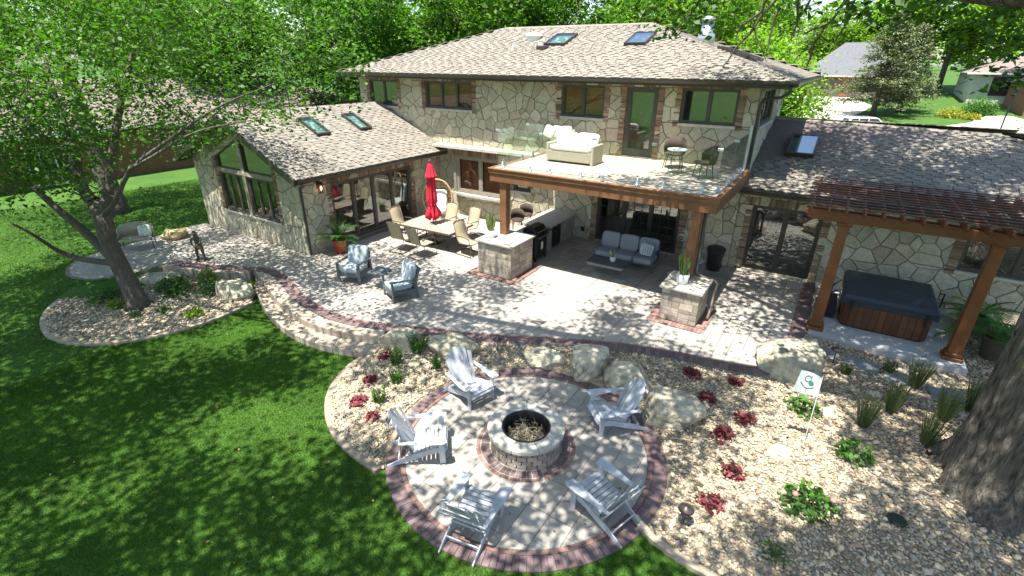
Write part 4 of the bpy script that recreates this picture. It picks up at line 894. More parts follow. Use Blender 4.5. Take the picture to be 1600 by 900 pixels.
OAK = tree('oak_tree', 'massive oak trunk with flared mossy roots at the right edge, crown overhead', ol, oaktr, [((2.3, 7.2, 11.6), (8.0, 7.6, 3.4)), ((1.8, 15.2, 12.0), (6.6, 4.6, 2.6)), ((-7.2, 4.9, 10.6), (5.6, 4.4, 1.9)), ((-3.5, 1.8, 10.4), (3.6, 2.4, 1.3)), ((2.2, 14.6, 11.2), (6.5, 3.6, 1.6)), ((-3.9, 11.9, 11.6), (2.3, 2.5, 1.3))], 1040, 125, .15, M_leafo, bark=M_oakb, sig=.46, limbs=oaklim, filt=lambda C_: TGT(C_) & NOSHADE(C_), tips=.009, tsides=40, flat=.35)
# hanging twigs of the oak in front of the far trees
def z4(*q): return [(1050 + a / 5.333, b_ / 5.333) for a, b_ in q]
twg = [z4((1475, -60), (1400, 80), (1340, 160), (1280, 215), (1230, 300), (1165, 390), (1080, 440), (1020, 500)), z4((1165, 390), (1155, 480), (1120, 560)), z4((1280, 215), (1180, 240), (1090, 290)), z4((1475, -60), (1450, 150), (1440, 220), (1380, 310), (1350, 360)),
       z4((920, -60), (800, 70), (730, 150), (690, 220), (700, 300), (740, 390), (790, 520)), z4((690, 230), (600, 330), (530, 400), (470, 500), (420, 560)), z4((810, -60), (740, 100), (640, 170), (560, 230), (530, 330)), z4((900, 60), (850, 160), (820, 300), (790, 430)), z4((1050, -60), (1050, 100), (1040, 210), (980, 340)), z4((270, -60), (180, 80), (100, 170), (40, 240), (0, 300)), z4((1100, 100), (1180, -60))]
A_, B_, ra, rb = [], [], [], []
for q in twg:
    pts = [np.array(at(x, y, 10.8)) - ol for x, y in q]; n = len(pts)
    for i in range(n - 1): A_.append(pts[i]); B_.append(pts[i + 1]); ra.append(.022 * (1 - i / n) + .005); rb.append(.022 * (1 - (i + 1) / n) + .005)
segmesh('hanging_twigs', A_, B_, ra, rb, M_bark, OAK)['kind'] = 'stuff'
cl = [(at(x, y, Y), s, n) for x, y, Y, s, n in ((1060, 8, 11, .45, 150), (1095, 16, 11, .4, 130), (1075, 38, 11, .25, 60), (1040, 55, 11, .12, 22), (1120, 2, 11, .4, 110), (1225, -4, 10.6, .35, 90), (1250, 12, 10.6, .2, 24), (1355, 4, 9, .28, 80), (1385, 10, 9, .28, 80), (1415, 5, 9, .28, 80), (1345, 20, 9, .12, 18), (1560, 30, 12, .35, 80), (1590, 60, 12, .4, 110), (1575, 100, 12, .3, 60), (1600, 120, 12, .3, 60), (1520, 10, 12, .3, 50), (1000, -6, 11, .3, 60), (700, -14, 9, .3, 50), (600, -14, 9, .3, 50))]
P = np.concatenate([np.array(c) - ol + RNG.normal(0, s, (n, 3)) * [1, 1, .6] for c, s, n in cl]); leafmesh('low_foliage', P, .14, M_leafo, OAK)
flare(OAK)
# shade tree behind the camera over the lawn, more lawn trees behind (seen in the window reflections)
tree('lawn_tree', 'tall maple standing on the lawn behind the viewer', (-10.5, -6.5, -.4), [((-10.5, -6.5, -.5), .5), ((-10.5, -6.5, .5), .36), ((-10.4, -6.4, 3), .32), ((-10.2, -5.8, 6), .28), ((-10, -5, 8.5), .2)], [((-10.5, -1.2, 10.6), (7.2, 5.0, 2.4)), ((-10.5, -7, 11), (6, 4, 3)), ((-18.5, -1.0, 10.8), (5.2, 4.4, 2.0))], 600, 110, .16, M_leafm, sig=.5, flat=.35, filt=lambda C_: NOSHADE(C_) & HOLE(C_[:, 0] * .8 + 2, C_[:, 1] * .8, -1.9) & (C_[:, 2] > CAMZ + .6 + .13 * np.hypot(C_[:, 0], C_[:, 1])))
for i, (x, y) in enumerate(((6, -18), (-4, -26), (16, -12), (-22, -22))):
    tree('lawn_tree', ('tree on the lawn reflected in the right upper window', 'tree far behind the viewer near the middle of the lawn', 'tree behind the viewer on the right side lawn', 'tree behind the viewer on the left side lawn')[i], (x, y, -.4), [((x, y, -.5), .45), ((x, y, 2), .34), ((x + .2, y, 5), .28)], [((x, y, 8), (4.5, 4.5, 3.5))], 70, 60, .4, M_leafm, sig=.8)

# trees behind the house
def bigtree(x, y, h, r, label, mat=None, n=150, per=60, size=.36, low=.22, bark=None, ox=0, lean=0.):
    z = terr(y); return tree('background_tree', label, (x, y, z - .1), [((x, y, z - .2), .42), ((x + lean * .2, y, z + 1.5), .34), ((x + lean * .5, y, z + h * .3), .3), ((x + lean, y, z + h * .5), .22)], [((x + lean + ox, y, z + h * (.5 + low / 2)), (r, r, h * (.5 - low / 2) * 1.02)), ((x + r * .5 * random.choice((-1, 1)), y - r * .2, z + h * .45), (r * .6, r * .6, h * .25))], n, per, size, mat or M_leafb, bark, sig=.62, group='trees behind the house', tips=.02, cat='tree')
LB = M_leafb; LM = M_leafm
bigtree(-44, 24, 14, 6.5, 'dark leafy tree rising over the left end of the neighbour roof', LM, 190, 70)
bigtree(-52, 10, 14, 7, 'broad tree at the far left behind the neighbour house', LM, 170, 70)
tree('side_lawn_tree', 'large shady tree on the side lawn left of the sunroom', (-27.5, 9.0, -.4), [((-27.5, 9.0, -.5), .55), ((-27.5, 9, 0), .42), ((-27.8, 9.0, 2), .36), ((-28.0, 9, 4.5), .3), ((-27.5, 8.8, 6.5), .2)], [((-27.0, 8.2, 8.4), (6.4, 5.6, 3.0))], 210, 100, .17, M_leafm, sig=.6)
bigtree(-33, 29, 15, 6, 'tall tree with twin trunks left of the main roof', LM, 230, 80, .32)
bigtree(-24.5, 33, 16, 5.5, 'tree with pale upright trunk above the left roof hip', LM, 200, 80, .32, lean=.8)
bigtree(-27, 42, 17, 6.5, 'bright tree further back between the two twin trunked trees', LB, 190, 80)
bigtree(-18, 36, 15, 5, 'tree with forked dark limbs behind the main roof ridge left end', LM, 180, 80, .32)
bigtree(-13, 44, 15, 6, 'light green tree behind the middle of the main roof', LB, 190, 80)
bigtree(-8, 38, 12, 4.6, 'yellow green tree behind the right end of the main ridge', LB, 170, 80, .32)
bigtree(-36, 50, 17, 7.5, 'tall tree deep in the left background', LB, 150, 80, .45)
bigtree(-19, 60, 18, 8, 'large pale tree far behind the main roof', LB, 150, 80, .5)
bigtree(-5.0, 34, 8.5, 2.6, 'low bright green tree right of the flue', LB, 170, 80, .26, .1)
bigtree(-3.6, 36.5, 6.6, 2.0, 'bushy bright sapling at the corner of the right wing roof', LB, 120, 70, .24, .05)
bigtree(-9.2, 55, 14, 4.6, 'thin grey green tree behind the hanging twigs', M_spruce, 130, 70, .34)
bigtree(-4, 98, 10.5, 6, 'lime green tree above the brown garage', LB, 130, 80, .42)
bigtree(9.2, 93, 21, 9, 'huge rounded weeping tree right of the spruce', LB, 300, 100, .5, .12)
bigtree(2.8, 99, 12, 6, 'bright tree between garage and spruce', LB, 170, 80, .5)
bigtree(17, 74, 18, 6, 'dark tree overhanging the pale house at the far right', LM, 190, 80, .42, .3)
bigtree(16.5, 52, 13, 4.5, 'leafy tree at the right edge of the far driveway', LM, 170, 80, .3, .2)
bigtree(9.4, 34, 5.2, 1.9, 'bushy green tree rising over the end of the right wing roof', LB, 110, 70, .22, .05)
bigtree(-58, 26, 15, 7, 'broad tree between the far left tree and the distance', LM, 170, 80, .5)
bigtree(-40, 36, 15, 6, 'leafy tree above the neighbour roof ridge', LM, 180, 80, .36)
bigtree(-66, 38, 18, 9, 'large tree in the far left distance', LB, 130, 80, .6)
bigtree(-50, 62, 20, 10, 'large tree in the far distance behind the neighbour', LB, 130, 80, .65)
bigtree(28, 84, 20, 9, 'large tree in the far right distance', LM, 120, 80, .6)
fw_ = ellpts([((-90 + i * 16, 150 + (i % 3) * 8, 12), (12, 8, 11)) for i in range(14)], 14000, .3); fo = leafmesh('distant_woods', fw_, 1.7, M_leafb, None); fo['kind'] = 'stuff'; tag(fo, 'pale green belt of distant woods on the horizon', 'woods')
# conifers
def spruce(x, y, h, r, label):
    z = terr(y); T = thing('spruce_tree', label, 'spruce', (x, y, z), group='spruces on the far lawn'); m = MB(); m.tube([(0, 0, -.2), (0, 0, h * .5), (0, 0, h)], [.28, .16, .03], 8); m.build('trunk', M_bark, T, smooth=True)
    A_, B_, P = [], [], []
    for k in range(110):
        t = (k / 110) ** .85; zz = h * (.12 + .86 * t); L_ = r * (1 - t) ** .8 * RNG.uniform(.75, 1.15) + .2; a = RNG.uniform(0, 2 * pi); e = np.array([cos(a) * L_, sin(a) * L_, zz - L_ * .1 + .1]); A_.append([0, 0, zz]); B_.append(e); n = int(26 * L_) + 6; u = RNG.random((n, 1)) ** .7; P.append(np.array([[0, 0, zz]]) + (e - [0, 0, zz]) * u + RNG.normal(0, 1, (n, 3)) * [.28, .28, .16])
    segmesh('branches', A_, B_, [.04] * 110, [.012] * 110, M_bark, T, 4); leafmesh('crown', np.concatenate(P), .34, M_spruce, T, asp=.4, flat=.4)
spruce(1.9, 65.5, 9.6, 4.3, 'broad grey green spruce beside the white car'); spruce(4.2, 69.5, 8.4, 3.2, 'second spruce just right and behind the broad one')
# round shrubs
def bush(name, x, y, z, r, h, n, size, mat, label, cat='shrub', group=None, sticks=0, up=.0):
    T = thing(name, label, cat, (x, y, z), group=group); q = RNG.normal(0, 1, (n, 3)); q /= np.linalg.norm(q, axis=1, keepdims=True); q *= RNG.random((n, 1)) ** .35; q[:, 2] = np.abs(q[:, 2])
    q *= [r, r, h]; q += RNG.normal(0, .06 * r, (n, 3)); q[:, 2] = np.maximum(q[:, 2], .01); leafmesh('foliage', q, size, mat, T, asp=.55)
    A_ = np.zeros((8, 3)); a = np.arange(8) * pi / 4; B_ = np.stack([np.cos(a) * r * .5, np.sin(a) * r * .5, np.full(8, h * .6)], 1); segmesh('stems', A_, B_, [.012] * 8, [.006] * 8, M_bark, T, 4); return T
bush('round_shrub', 10.9, 70.5, terr(70.5), 1.6, 1.7, 1500, .22, M_shrub, 'clipped blue green shrub in front of the pale house')
bush('yellow_shrub', 8.4, 67.5, terr(67.5), 1.3, .9, 900, .2, M_yel, 'yellow flowering shrub on the far lawn')
bush('yellow_shrub', 9.9, 66.5, terr(66.5), .9, .6, 500, .2, M_yel, 'smaller yellow shrub beside the clipped shrub')
bush('corner_shrub', -1.4, 30.0, -.36, .85, 6.1, 2400, .17, M_leafb, 'tall bright shrub growing past the right corner of the upper wall')
m = MB()
DR = [(-9, 62), (-.3, 62), (.8, 67), (1.9, 74), (-.2, 82), (-7.5, 82)]
def road(P, label, name='driveway'):
    P = [(x, y) for x, y in P]; m = MB(); m.poly([(x, y, terr(y) + .03) for x, y in P]); o = m.build(name, M_drive, struct=True)
road(DR, ''); road([(7.0, 60.5), (9.5, 64), (11.6, 70), (13.4, 70), (15.5, 62), (17, 45), (10.5, 45)], ''); road([(-9, 62), (-.3, 62), (4, 40), (-6, 38)], '')

# ---------------------------------------------------------------- neighbour buildings
NH = thing('brick_ranch_house', 'long brick ranch house with pale shingle roof behind the maple', 'house', (0, 0, 0))
def hipbox(P, nm, x0, x1, y0, y1, z0, z1, wallm, roofm, over, rise, ridge_axis, trim):
    m = MB(); m.box(x0, x1, y0, y1, z0, z1); m.build('wall', wallm, P)
    a, b_, c, d = x0 - over, x1 + over, y0 - over, y1 + over; zt = z1 - .05
    if ridge_axis == 'y': k = (b_ - a) / 2; r0, r1 = ((a + b_) / 2, c + k, zt + rise), ((a + b_) / 2, d - k, zt + rise)
    else: k = (d - c) / 2; r0, r1 = (a + k, (c + d) / 2, zt + rise), (b_ - k, (c + d) / 2, zt + rise)
    e = [(a, c, zt), (b_, c, zt), (b_, d, zt), (a, d, zt)]; m = MB()
    if ridge_axis == 'y': F = [[e[0], e[1], r0], [e[1], e[2], r1, r0], [e[2], e[3], r1], [e[3], e[0], r0, r1]]
    else: F = [[e[0], e[1], r1, r0], [e[1], e[2], r1], [e[2], e[3], r0, r1], [e[3], e[0], r0]]
    for f in F: m.poly(f)
    m.poly(e[::-1]); m.build('roof', roofm, P)
    m = MB(); m.box(b_, b_ + .1, c, d, zt - .12, zt + .02); m.box(a - .1, b_ + .1, c - .1, c, zt - .12, zt + .02); m.build('gutter', trim, P); return F
F = hipbox(NH, '', -48, -36.5, 1.0, 33, -.4, 2.5, M_nbrick, M_nroof, .5, 2.5, 'y', M_whitep)
def win(P, x, y, z, wd, h, ax='y', n=2, fm=M_whitep, name='window'):
    m = MB(); t = .06
    def bx(u0, u1, v0, v1, d0, d1):
        if ax == 'y': m.box(x + d0, x + d1, y + u0, y + u1, z + v0, z + v1)
        else: m.box(x + u0, x + u1, y - d1, y - d0, z + v0, z + v1)
    bx(0, wd, 0, t, 0, .06); bx(0, wd, h - t, h, 0, .06); bx(0, t, t, h - t, 0, .06); bx(wd - t, wd, t, h - t, 0, .06)
    for k in range(1, n): u = wd * k / n; bx(u - t / 2, u + t / 2, t, h - t, 0, .055)
    o = m.build(name, fm, P); m = MB(); bx(t, wd - t, t, h - t, .005, .015); m.build('pane', M_dglass, o)
win(NH, -36.5, 15.9, 1.0, 1.75, .95, n=3); win(NH, -36.5, 8.6, -.3, 1.9, 2.1, n=3, name='door'); win(NH, -36.5, 5.2, .6, 1.6, 1.3, n=2); win(NH, -36.5, 22, 1.0, 1.8, 1.0, n=2)
m = MB()
for k in range(17):                              # shingle courses on the slope facing the yard
    t = k / 17; x = -36.0 - t * 6.25; z = 2.45 + 2.5 * t; m.prism([(x, 1.0 + t * 5.7, z + .02), (x, 33 - t * 5.7, z + .02), (x - .37, 33 - t * 5.7 - .3, z + .15), (x - .37, 1.0 + t * 5.7 + .3, z + .15)], (.012, 0, .02))
m.build('shingle_course', M_nroof, NH, stuff=True)
m = MB(); m.tube([(-36.35, 17.6, 2.3), (-36.35, 17.6, -.3)], .05, 6); m.build('downspout', M_whitep, NH)
g = terr(81)
GH = thing('garage_house', 'house with brown double garage and grey roof beyond the driveway', 'house'); F = hipbox(GH, '', -6.6, 4.5, 82.2, 90, g - .2, g + 2.7, M_nbrick, M_groof, .5, 4.0, 'x', M_tan)
for x in (-5.4, -.9):
    m = MB()
    for k in range(4): m.box(x, x + 3.4, 82.05, 82.19, g + .56 * k, g + .56 * k + .54)
    m.build('garage_door', M_gdoor, GH)
RH = thing('pale_house', 'pale house with tan hip roof at the far right', 'house'); g = terr(80); hipbox(RH, '', 10.9, 24, 80.5, 92, g - .3, g + 3.3, M_tan, M_nroof, .7, 2.4, 'x', M_whitep); win(RH, 12.6, 80.5, g + .9, 2.4, 2.0, 'x', 2, M_gdoor)
hipbox(RH, '', 14.2, 24, 70.5, 80.4, terr(70) - .3, terr(70) + 3, M_nbrick, M_nroof, .5, 1.8, 'x', M_whitep); win(RH, 14.8, 70.5, terr(70) + .1, 1.1, 2.1, 'x', 1, M_gdoor, 'door')
LP = thing('lamp_post', 'thin dark lamp post beside the far right driveway', 'lamp post', (10.45, 56.6, terr(56.6))); m = MB(); m.tube([(0, 0, 0), (0, 0, 3.2)], .06, 8); m.build('post', M_black, LP); m = MB(); m.lathe([(.05, 3.2), (.16, 3.3), (.2, 3.6), (.05, 3.75)], n=8); m.build('lamp_head', M_black, LP)
# white SUV
CA = thing('parked_car', 'white estate SUV parked on the driveway beyond the right wing roof', 'car', (1.45, 54.5, terr(54.5)), .42); CA.scale = (.8, .8, .8)
def carshell(prof, hw, inset, name, mat):
    m = MB(); n = len(prof); rows = [(-hw + .0, .82), (-hw * .96, .96), (-hw * .8, 1), (hw * .8, 1), (hw * .96, .96), (hw, .82)]; V = []
    zc = min(p[1] for p in prof); 
    for y, k in rows: V += [(x * (1 - (1 - k) * .12), y - (z_ - zc) * inset * (1 if y > 0 else -1), zc + (z_ - zc) * k) for x, z_ in prof]
    F = [tuple(range(n)), tuple(range(5 * n, 6 * n))[::-1]] + [(r * n + i, r * n + (i + 1) % n, (r + 1) * n + (i + 1) % n, (r + 1) * n + i) for r in range(5) for i in range(n)]
    m.add(V, F); return m.build(name, mat, CA, smooth=False, bevel=.03)
carshell([(-2.35, .3), (2.35, .3), (2.4, .65), (2.3, .95), (1.2, 1.08), (-2.3, 1.08), (-2.4, .7)], .92, .02, 'body', M_carw)
carshell([(1.25, 1.05), (.55, 1.62), (.2, 1.68), (-1.9, 1.68), (-2.2, 1.5), (-2.35, 1.05)], .84, .18, 'cabin', M_carw)
for s in (-1, 1):
    for x0, x1, t0, t1 in ((-.35, .95, -.3, .5), (-1.3, -.45, -1.25, -.4), (-2.15, -1.4, -2.0, -1.35)):
        m = MB(); y0_, y1_ = s * .835, s * .745; m.prism([(x0, y0_, 1.12), (x1, y0_, 1.12), (t1, y1_, 1.55), (t0, y1_, 1.55)], (0, s * .03, 0)); m.build('side_window', M_dglass, CA)
    m = MB(); m.tube([(-1.9, s * .66, 1.74), (.1, s * .66, 1.74)], .02, 5); m.build('roof_rail', M_black, CA)
    for x in (-1.5, 1.5):
        m = MB(); m.tube([(x, s * .72, .34), (x, s * .94, .34)], .34, 18); wh = m.build('wheel', M_tyre, CA); m = MB(); m.tube([(x, s * .93, .34), (x, s * .955, .34)], .2, 14); m.build('rim', M_steel, wh)
m = MB(); m.prism([(1.22, -.7, 1.1), (1.22, .7, 1.1), (.6, .6, 1.6), (.6, -.6, 1.6)], (.03, 0, .03)); m.build('windscreen', M_dglass, CA)
m = MB(); m.prism([(-2.36, -.65, 1.1), (-2.36, .65, 1.1), (-2.24, .6, 1.5), (-2.24, -.6, 1.5)], (-.03, 0, .01)); m.build('rear_window', M_dglass, CA)
for s in (-.72, .72): m = MB(); m.box(-2.44, -2.36, s - .1, s + .1, .75, 1.0); m.build('tail_light', M_red, CA)

# ---------------------------------------------------------------- deck
DK = thing('balcony_deck', 'cedar balcony deck with frameless glass railing on two posts', 'deck'); DZ = 3.18; dx0, dx1, dy0, dy1 = -8.93, -2.15, 12.52, 16.79
n = 30
for k in range(n): m = MB(); y = dy0 + .03 + k * (dy1 - dy0 - .03) / n; m.box(dx0 + .03, dx1 - .03, y + .002, y + (dy1 - dy0 - .03) / n - .003, DZ - .03, DZ); m.build('deck_board', M_deckf, DK)
def board(m, *a): m.box(*a)
for a in ((dx0, dx1, dy0 - .03, dy0 + .11, DZ - .025, DZ + .012), (dx0, dx0 + .13, dy0 + .112, dy1, DZ - .025, DZ + .012), (dx1 - .13, dx1, dy0 + .112, dy1, DZ - .025, DZ + .012)): m = MB(); m.box(*a); m.build('edge_board', M_wood, DK, bevel=.006)
for z0, z1, o in ((DZ - .14, DZ - .028, .0), (DZ - .40, DZ - .145, .035)):
    m = MB(); m.box(dx0 + o, dx1 - o, dy0 + o, dy0 + .045 + o, z0, z1); m.build('fascia_board', M_wood, DK, bevel=.005)
    m = MB(); m.box(dx0 + o, dx0 + .045 + o, dy0 + .047 + o, dy1, z0, z1); m.build('fascia_board', M_wood, DK, bevel=.005)
    m = MB(); m.box(dx1 - .045 - o, dx1 - o, dy0 + .047 + o, dy1, z0, z1); m.build('fascia_board', M_wood, DK, bevel=.005)
for k in range(1, 14): m = MB(); x = dx0 + k * (dx1 - dx0) / 14; m.box(x, x + .045, dy0 + .1, dy1, DZ - .26, DZ - .04); m.build('joist', M_wood, DK)
PH = {0: 1.10, 1: .95}
for x, z0 in ((-8.47, 1.10), (-2.66, .95)): m = MB(); m.box(x - .12, x + .12, 12.63, 12.87, z0, DZ - .4); m.build('post', M_wood, DK, bevel=.008)
def spig(x, y): m = MB(); m.lathe([(.065, 0), (.065, .012), (.045, .02), (.04, .12), (.022, .17), (.008, .18)], (x, y, DZ + .012), 10); m.build('glass_clamp', M_galv, DK, smooth=True)
for x in (-8.55, -7.58, -6.91, -5.94, -5.27, -4.3, -3.61, -2.64): spig(x, 12.75)
for y in (13.15, 14.26, 14.94, 15.98): spig(-2.34, y); spig(-8.78, y)
GZ = DZ + .05
def gpanel(a, b_):
    d = Vector((b_[0] - a[0], b_[1] - a[1], 0)).normalized(); s = Vector((-d.y, d.x, 0)) * .006; m = MB(); m.prism([Vector((*a, GZ)) - s, Vector((*b_, GZ)) - s, Vector((*b_, GZ)) + s, Vector((*a, GZ)) + s], (0, 0, 1.05)); m.build('glass_panel', M_railglass, DK)
for a, b_ in zip((-8.72, -7.22, -5.58, -3.93), (-7.26, -5.62, -3.97, -2.42)): gpanel((a, 12.75), (b_, 12.75))
for y0_, y1_ in ((12.85, 14.55), (14.6, 16.5)): gpanel((-2.34, y0_), (-2.34, y1_)); gpanel((-8.78, y0_), (-8.78, y1_))
for x, y in ((-8.75, 12.8), (-7.24, 12.75), (-5.6, 12.75), (-3.95, 12.75), (-2.38, 12.8), (-2.34, 14.57), (-8.78, 14.57)): m = MB(); m.box(x - .06, x + .06, y - .025, y + .025, GZ + 1.0, GZ + 1.07); m.build('top_clip', M_galv, DK, bevel=.006)
m = MB(); m.box(-2.38, -2.3, 16.6, 16.68, DZ, DZ + 1.3); m.build('end_post', M_galv, DK)
m = MB(); m.tube([(-2.5, 12.95, DZ - .4), (-2.5, 12.95, 1.05), (-2.35, 12.98, .96), (-2.02, 13.0, .93), (-1.93, 12.95, .85), (-1.93, 12.6, .1), (-1.93, 12.4, .04)], .045, 8); m.build('downspout', M_brownm, DK, smooth=True)

# ---------------------------------------------------------------- piers
def pier(label, x0, x1, y0, y1, h, seed):
    P = thing('stone_pier', label, 'pier', ((x0 + x1) / 2, (y0 + y1) / 2, 0)); cx, cy = (x0 + x1) / 2, (y0 + y1) / 2; rnd = random.Random(seed); m = MB(); m.box(x0 - cx + .05, x1 - cx - .05, y0 - cy + .05, y1 - cy - .05, 0, h - .07); m.build('core', M_joint, P); L_ = []
    rows = []; z = .0
    while z < h - .1: r = rnd.choice((.09, .14, .14, .19)); r = r if z + r < h - .12 else h - .07 - z; rows.append((z, r)); z += r
    for (a, b_, O, U, N) in ((x0, x1, (0, y0, 0), (1, 0, 0), (0, -1, 0)), (x0, x1, (0, y1, 0), (1, 0, 0), (0, 1, 0)), (y0, y1, (x1, 0, 0), (0, 1, 0), (1, 0, 0)), (y0, y1, (x0, 0, 0), (0, 1, 0), (-1, 0, 0))):
        O, U, N = [np.array(q, float) for q in (O, U, N)]; O = O - [cx, cy, 0]; ins = .0 if U[0] else .052
        for z, r in rows:
            u = a + ins
            while u < b_ - ins - .01:
                w_ = rnd.choice((.14, .2, .28, .34)); w_ = w_ if b_ - ins - u - w_ > .1 else b_ - ins - u; L_.append((O + U * (u + w_ / 2) + [0, 0, z + r / 2] - N * .03, U * (w_ / 2 - .003), np.array([0, 0, r / 2 - .003]), N * (.03 + rnd.random() * .008))); u += w_
    old = rank
    wl = [(c + [cx, cy, 0], X, Y, Z) for c, X, Y, Z in L_]
    me, V, F = unitbox(M_block, .14); wl = sorted(range(len(L_)), key=lambda i: rank(L_[i][0] + [cx, cy, 0]))
    for i in wl: c, X, Y, Z = L_[i]; o = bpy.data.objects.new('wall_block', me); lk(o, P); o.matrix_local = Matrix(((X[0], Y[0], Z[0], c[0]), (X[1], Y[1], Z[1], c[1]), (X[2], Y[2], Z[2], c[2]), (0, 0, 0, 1)))
    m = MB(); m.box(x0 - cx - .07, x1 - cx + .07, y0 - cy - .07, y1 - cy + .07, h - .068, h); m.build('cap_stone', M_cap, P, bevel=.012); return P
pier('square block pier under the left balcony post, plant pot on top', -8.87, -7.63, 11.82, 13.1, 1.1, 3)
pier('smaller block pier under the right balcony post with bent brown pipe', -3.04, -2.1, 11.9, 12.95, .95, 4)

# ---------------------------------------------------------------- plants in pots
def leafblade(m, p0, d, L_, w_, bend=.3, n=5, twist=0):
    d = Vector(d).normalized(); s = d.cross(Vector((0, 0, 1))); s = s.normalized() if s.length > .05 else Vector((1, 0, 0)); s = Matrix.Rotation(twist, 3, d) @ s; p = Vector(p0); V = []
    for i in range(n + 1):
        t = i / n; ww = w_ * (sin(pi * (t * .82 + .15)) ** .7 if i < n else .02); V += [p - s * ww / 2, p + s * ww / 2]; dd = (d + Vector((d.x, d.y, 0)) * bend * t - Vector((0, 0, bend * t * t * 1.2))).normalized(); p = p + dd * L_ / n
    m.add(V, [(2 * i, 2 * i + 1, 2 * i + 3, 2 * i + 2) for i in range(n)])
def snakeplant(label, loc, potr, poth, H_, nl, seed):
    T = thing('potted_snake_plant', label, 'potted plant', loc); rnd = random.Random(seed); m = MB(); m.lathe([(potr * .72, 0), (potr * .86, poth * .1), (potr, poth), (potr * .9, poth), (potr * .88, poth * .9)], n=24); m.build('pot', M_whitepot, T, smooth=True); m = MB(); m.lathe([(.001, poth * .88), (potr * .9, poth * .87)], n=16); m.build('soil', M_soil, T)
    for k in range(nl): a = rnd.uniform(0, 6.28); r = rnd.random() * potr * .55; m = MB(); leafblade(m, (r * cos(a), r * sin(a), poth * .85), (cos(a) * .16 + rnd.gauss(0, .06), sin(a) * .16 + rnd.gauss(0, .06), 1), H_ * rnd.uniform(.6, 1.05), .075 * H_ / .5, .12, 6, rnd.uniform(-1, 1)); m.build('leaf', M_snake, T)
snakeplant('white pot of upright snake plant on the left pier', (-8.62, 12.18, 1.1), .15, .24, .6, 15, 1)
snakeplant('white pot of bushy variegated snake plant on the right pier', (-2.66, 12.28, .95), .16, .27, .6, 24, 2)
def palm(T, c, n, L_, seed, mat=M_palm, up=1.0, lw=.018, nl=16):
    rnd = random.Random(seed)
    for k in range(n):
        a = 2.4 * k + rnd.uniform(-.2, .2); el_ = rnd.uniform(.35, 1.25) * up; p = Vector(c); d = Vector((cos(a) * cos(el_), sin(a) * cos(el_), sin(el_))); m = MB(); pts = [p.copy()]; ns = 8; LL = L_ * rnd.uniform(.75, 1.1)
        for i in range(ns): p = p + d * LL / ns; pts.append(p.copy()); d = (d - Vector((0, 0, .19))).normalized()
        m.tube(pts, [.008 * (1 - i / (ns + 2)) for i in range(ns + 1)], 4)
        for i in range(nl):
            t = .2 + .8 * i / nl; j = min(ns - 1, int(t * ns)); q = pts[j].lerp(pts[j + 1], t * ns - j); dd = (pts[j + 1] - pts[j]).normalized(); s = dd.cross(Vector((0, 0, 1))).normalized()
            for sg in (-1, 1): leafblade(m, q, dd * .7 + s * sg + Vector((0, 0, -.1)), LL * .32 * (1.15 - t * .7), lw, .3, 2)
        m.build('frond', mat, T)
def pot(T, r0, r1, h, mat, soil=M_soil):
    m = MB(); m.lathe([(r0, 0), (r1 * .97, h * .9), (r1 * 1.06, h * .9), (r1 * 1.06, h), (r1 * .92, h), (r1 * .9, h * .9)], n=24); m.build('pot', mat, T, smooth=False); m = MB(); m.lathe([(.001, h * .93), (r1 * .92, h * .91)], n=16); m.build('soil', soil, T)
T = thing('potted_palm', 'red tapered pot with feathery palm by the sunroom doors', 'potted plant', (-13.9, 10.55, 0)); pot(T, .15, .24, .5, M_redpot, M_flag); palm(T, (0, 0, .45), 22, .95, 5, up=1.2)
T = thing('potted_palm', 'large dark pot with wide green palm right of the pergola column', 'potted plant', (4.05, 14.45, gz(4.05, 14.45))); pot(T, .2, .3, .58, M_brownm); palm(T, (0, 0, .5), 20, 1.25, 6, lw=.026, nl=20)
T = thing('potted_palm', 'second palm in a dark pot nearer the wall behind the pergola column', 'potted plant', (3.85, 15.75, gz(3.85, 15.75))); pot(T, .18, .27, .5, M_brownm); palm(T, (0, 0, .45), 16, 1.05, 8, lw=.024, nl=18)

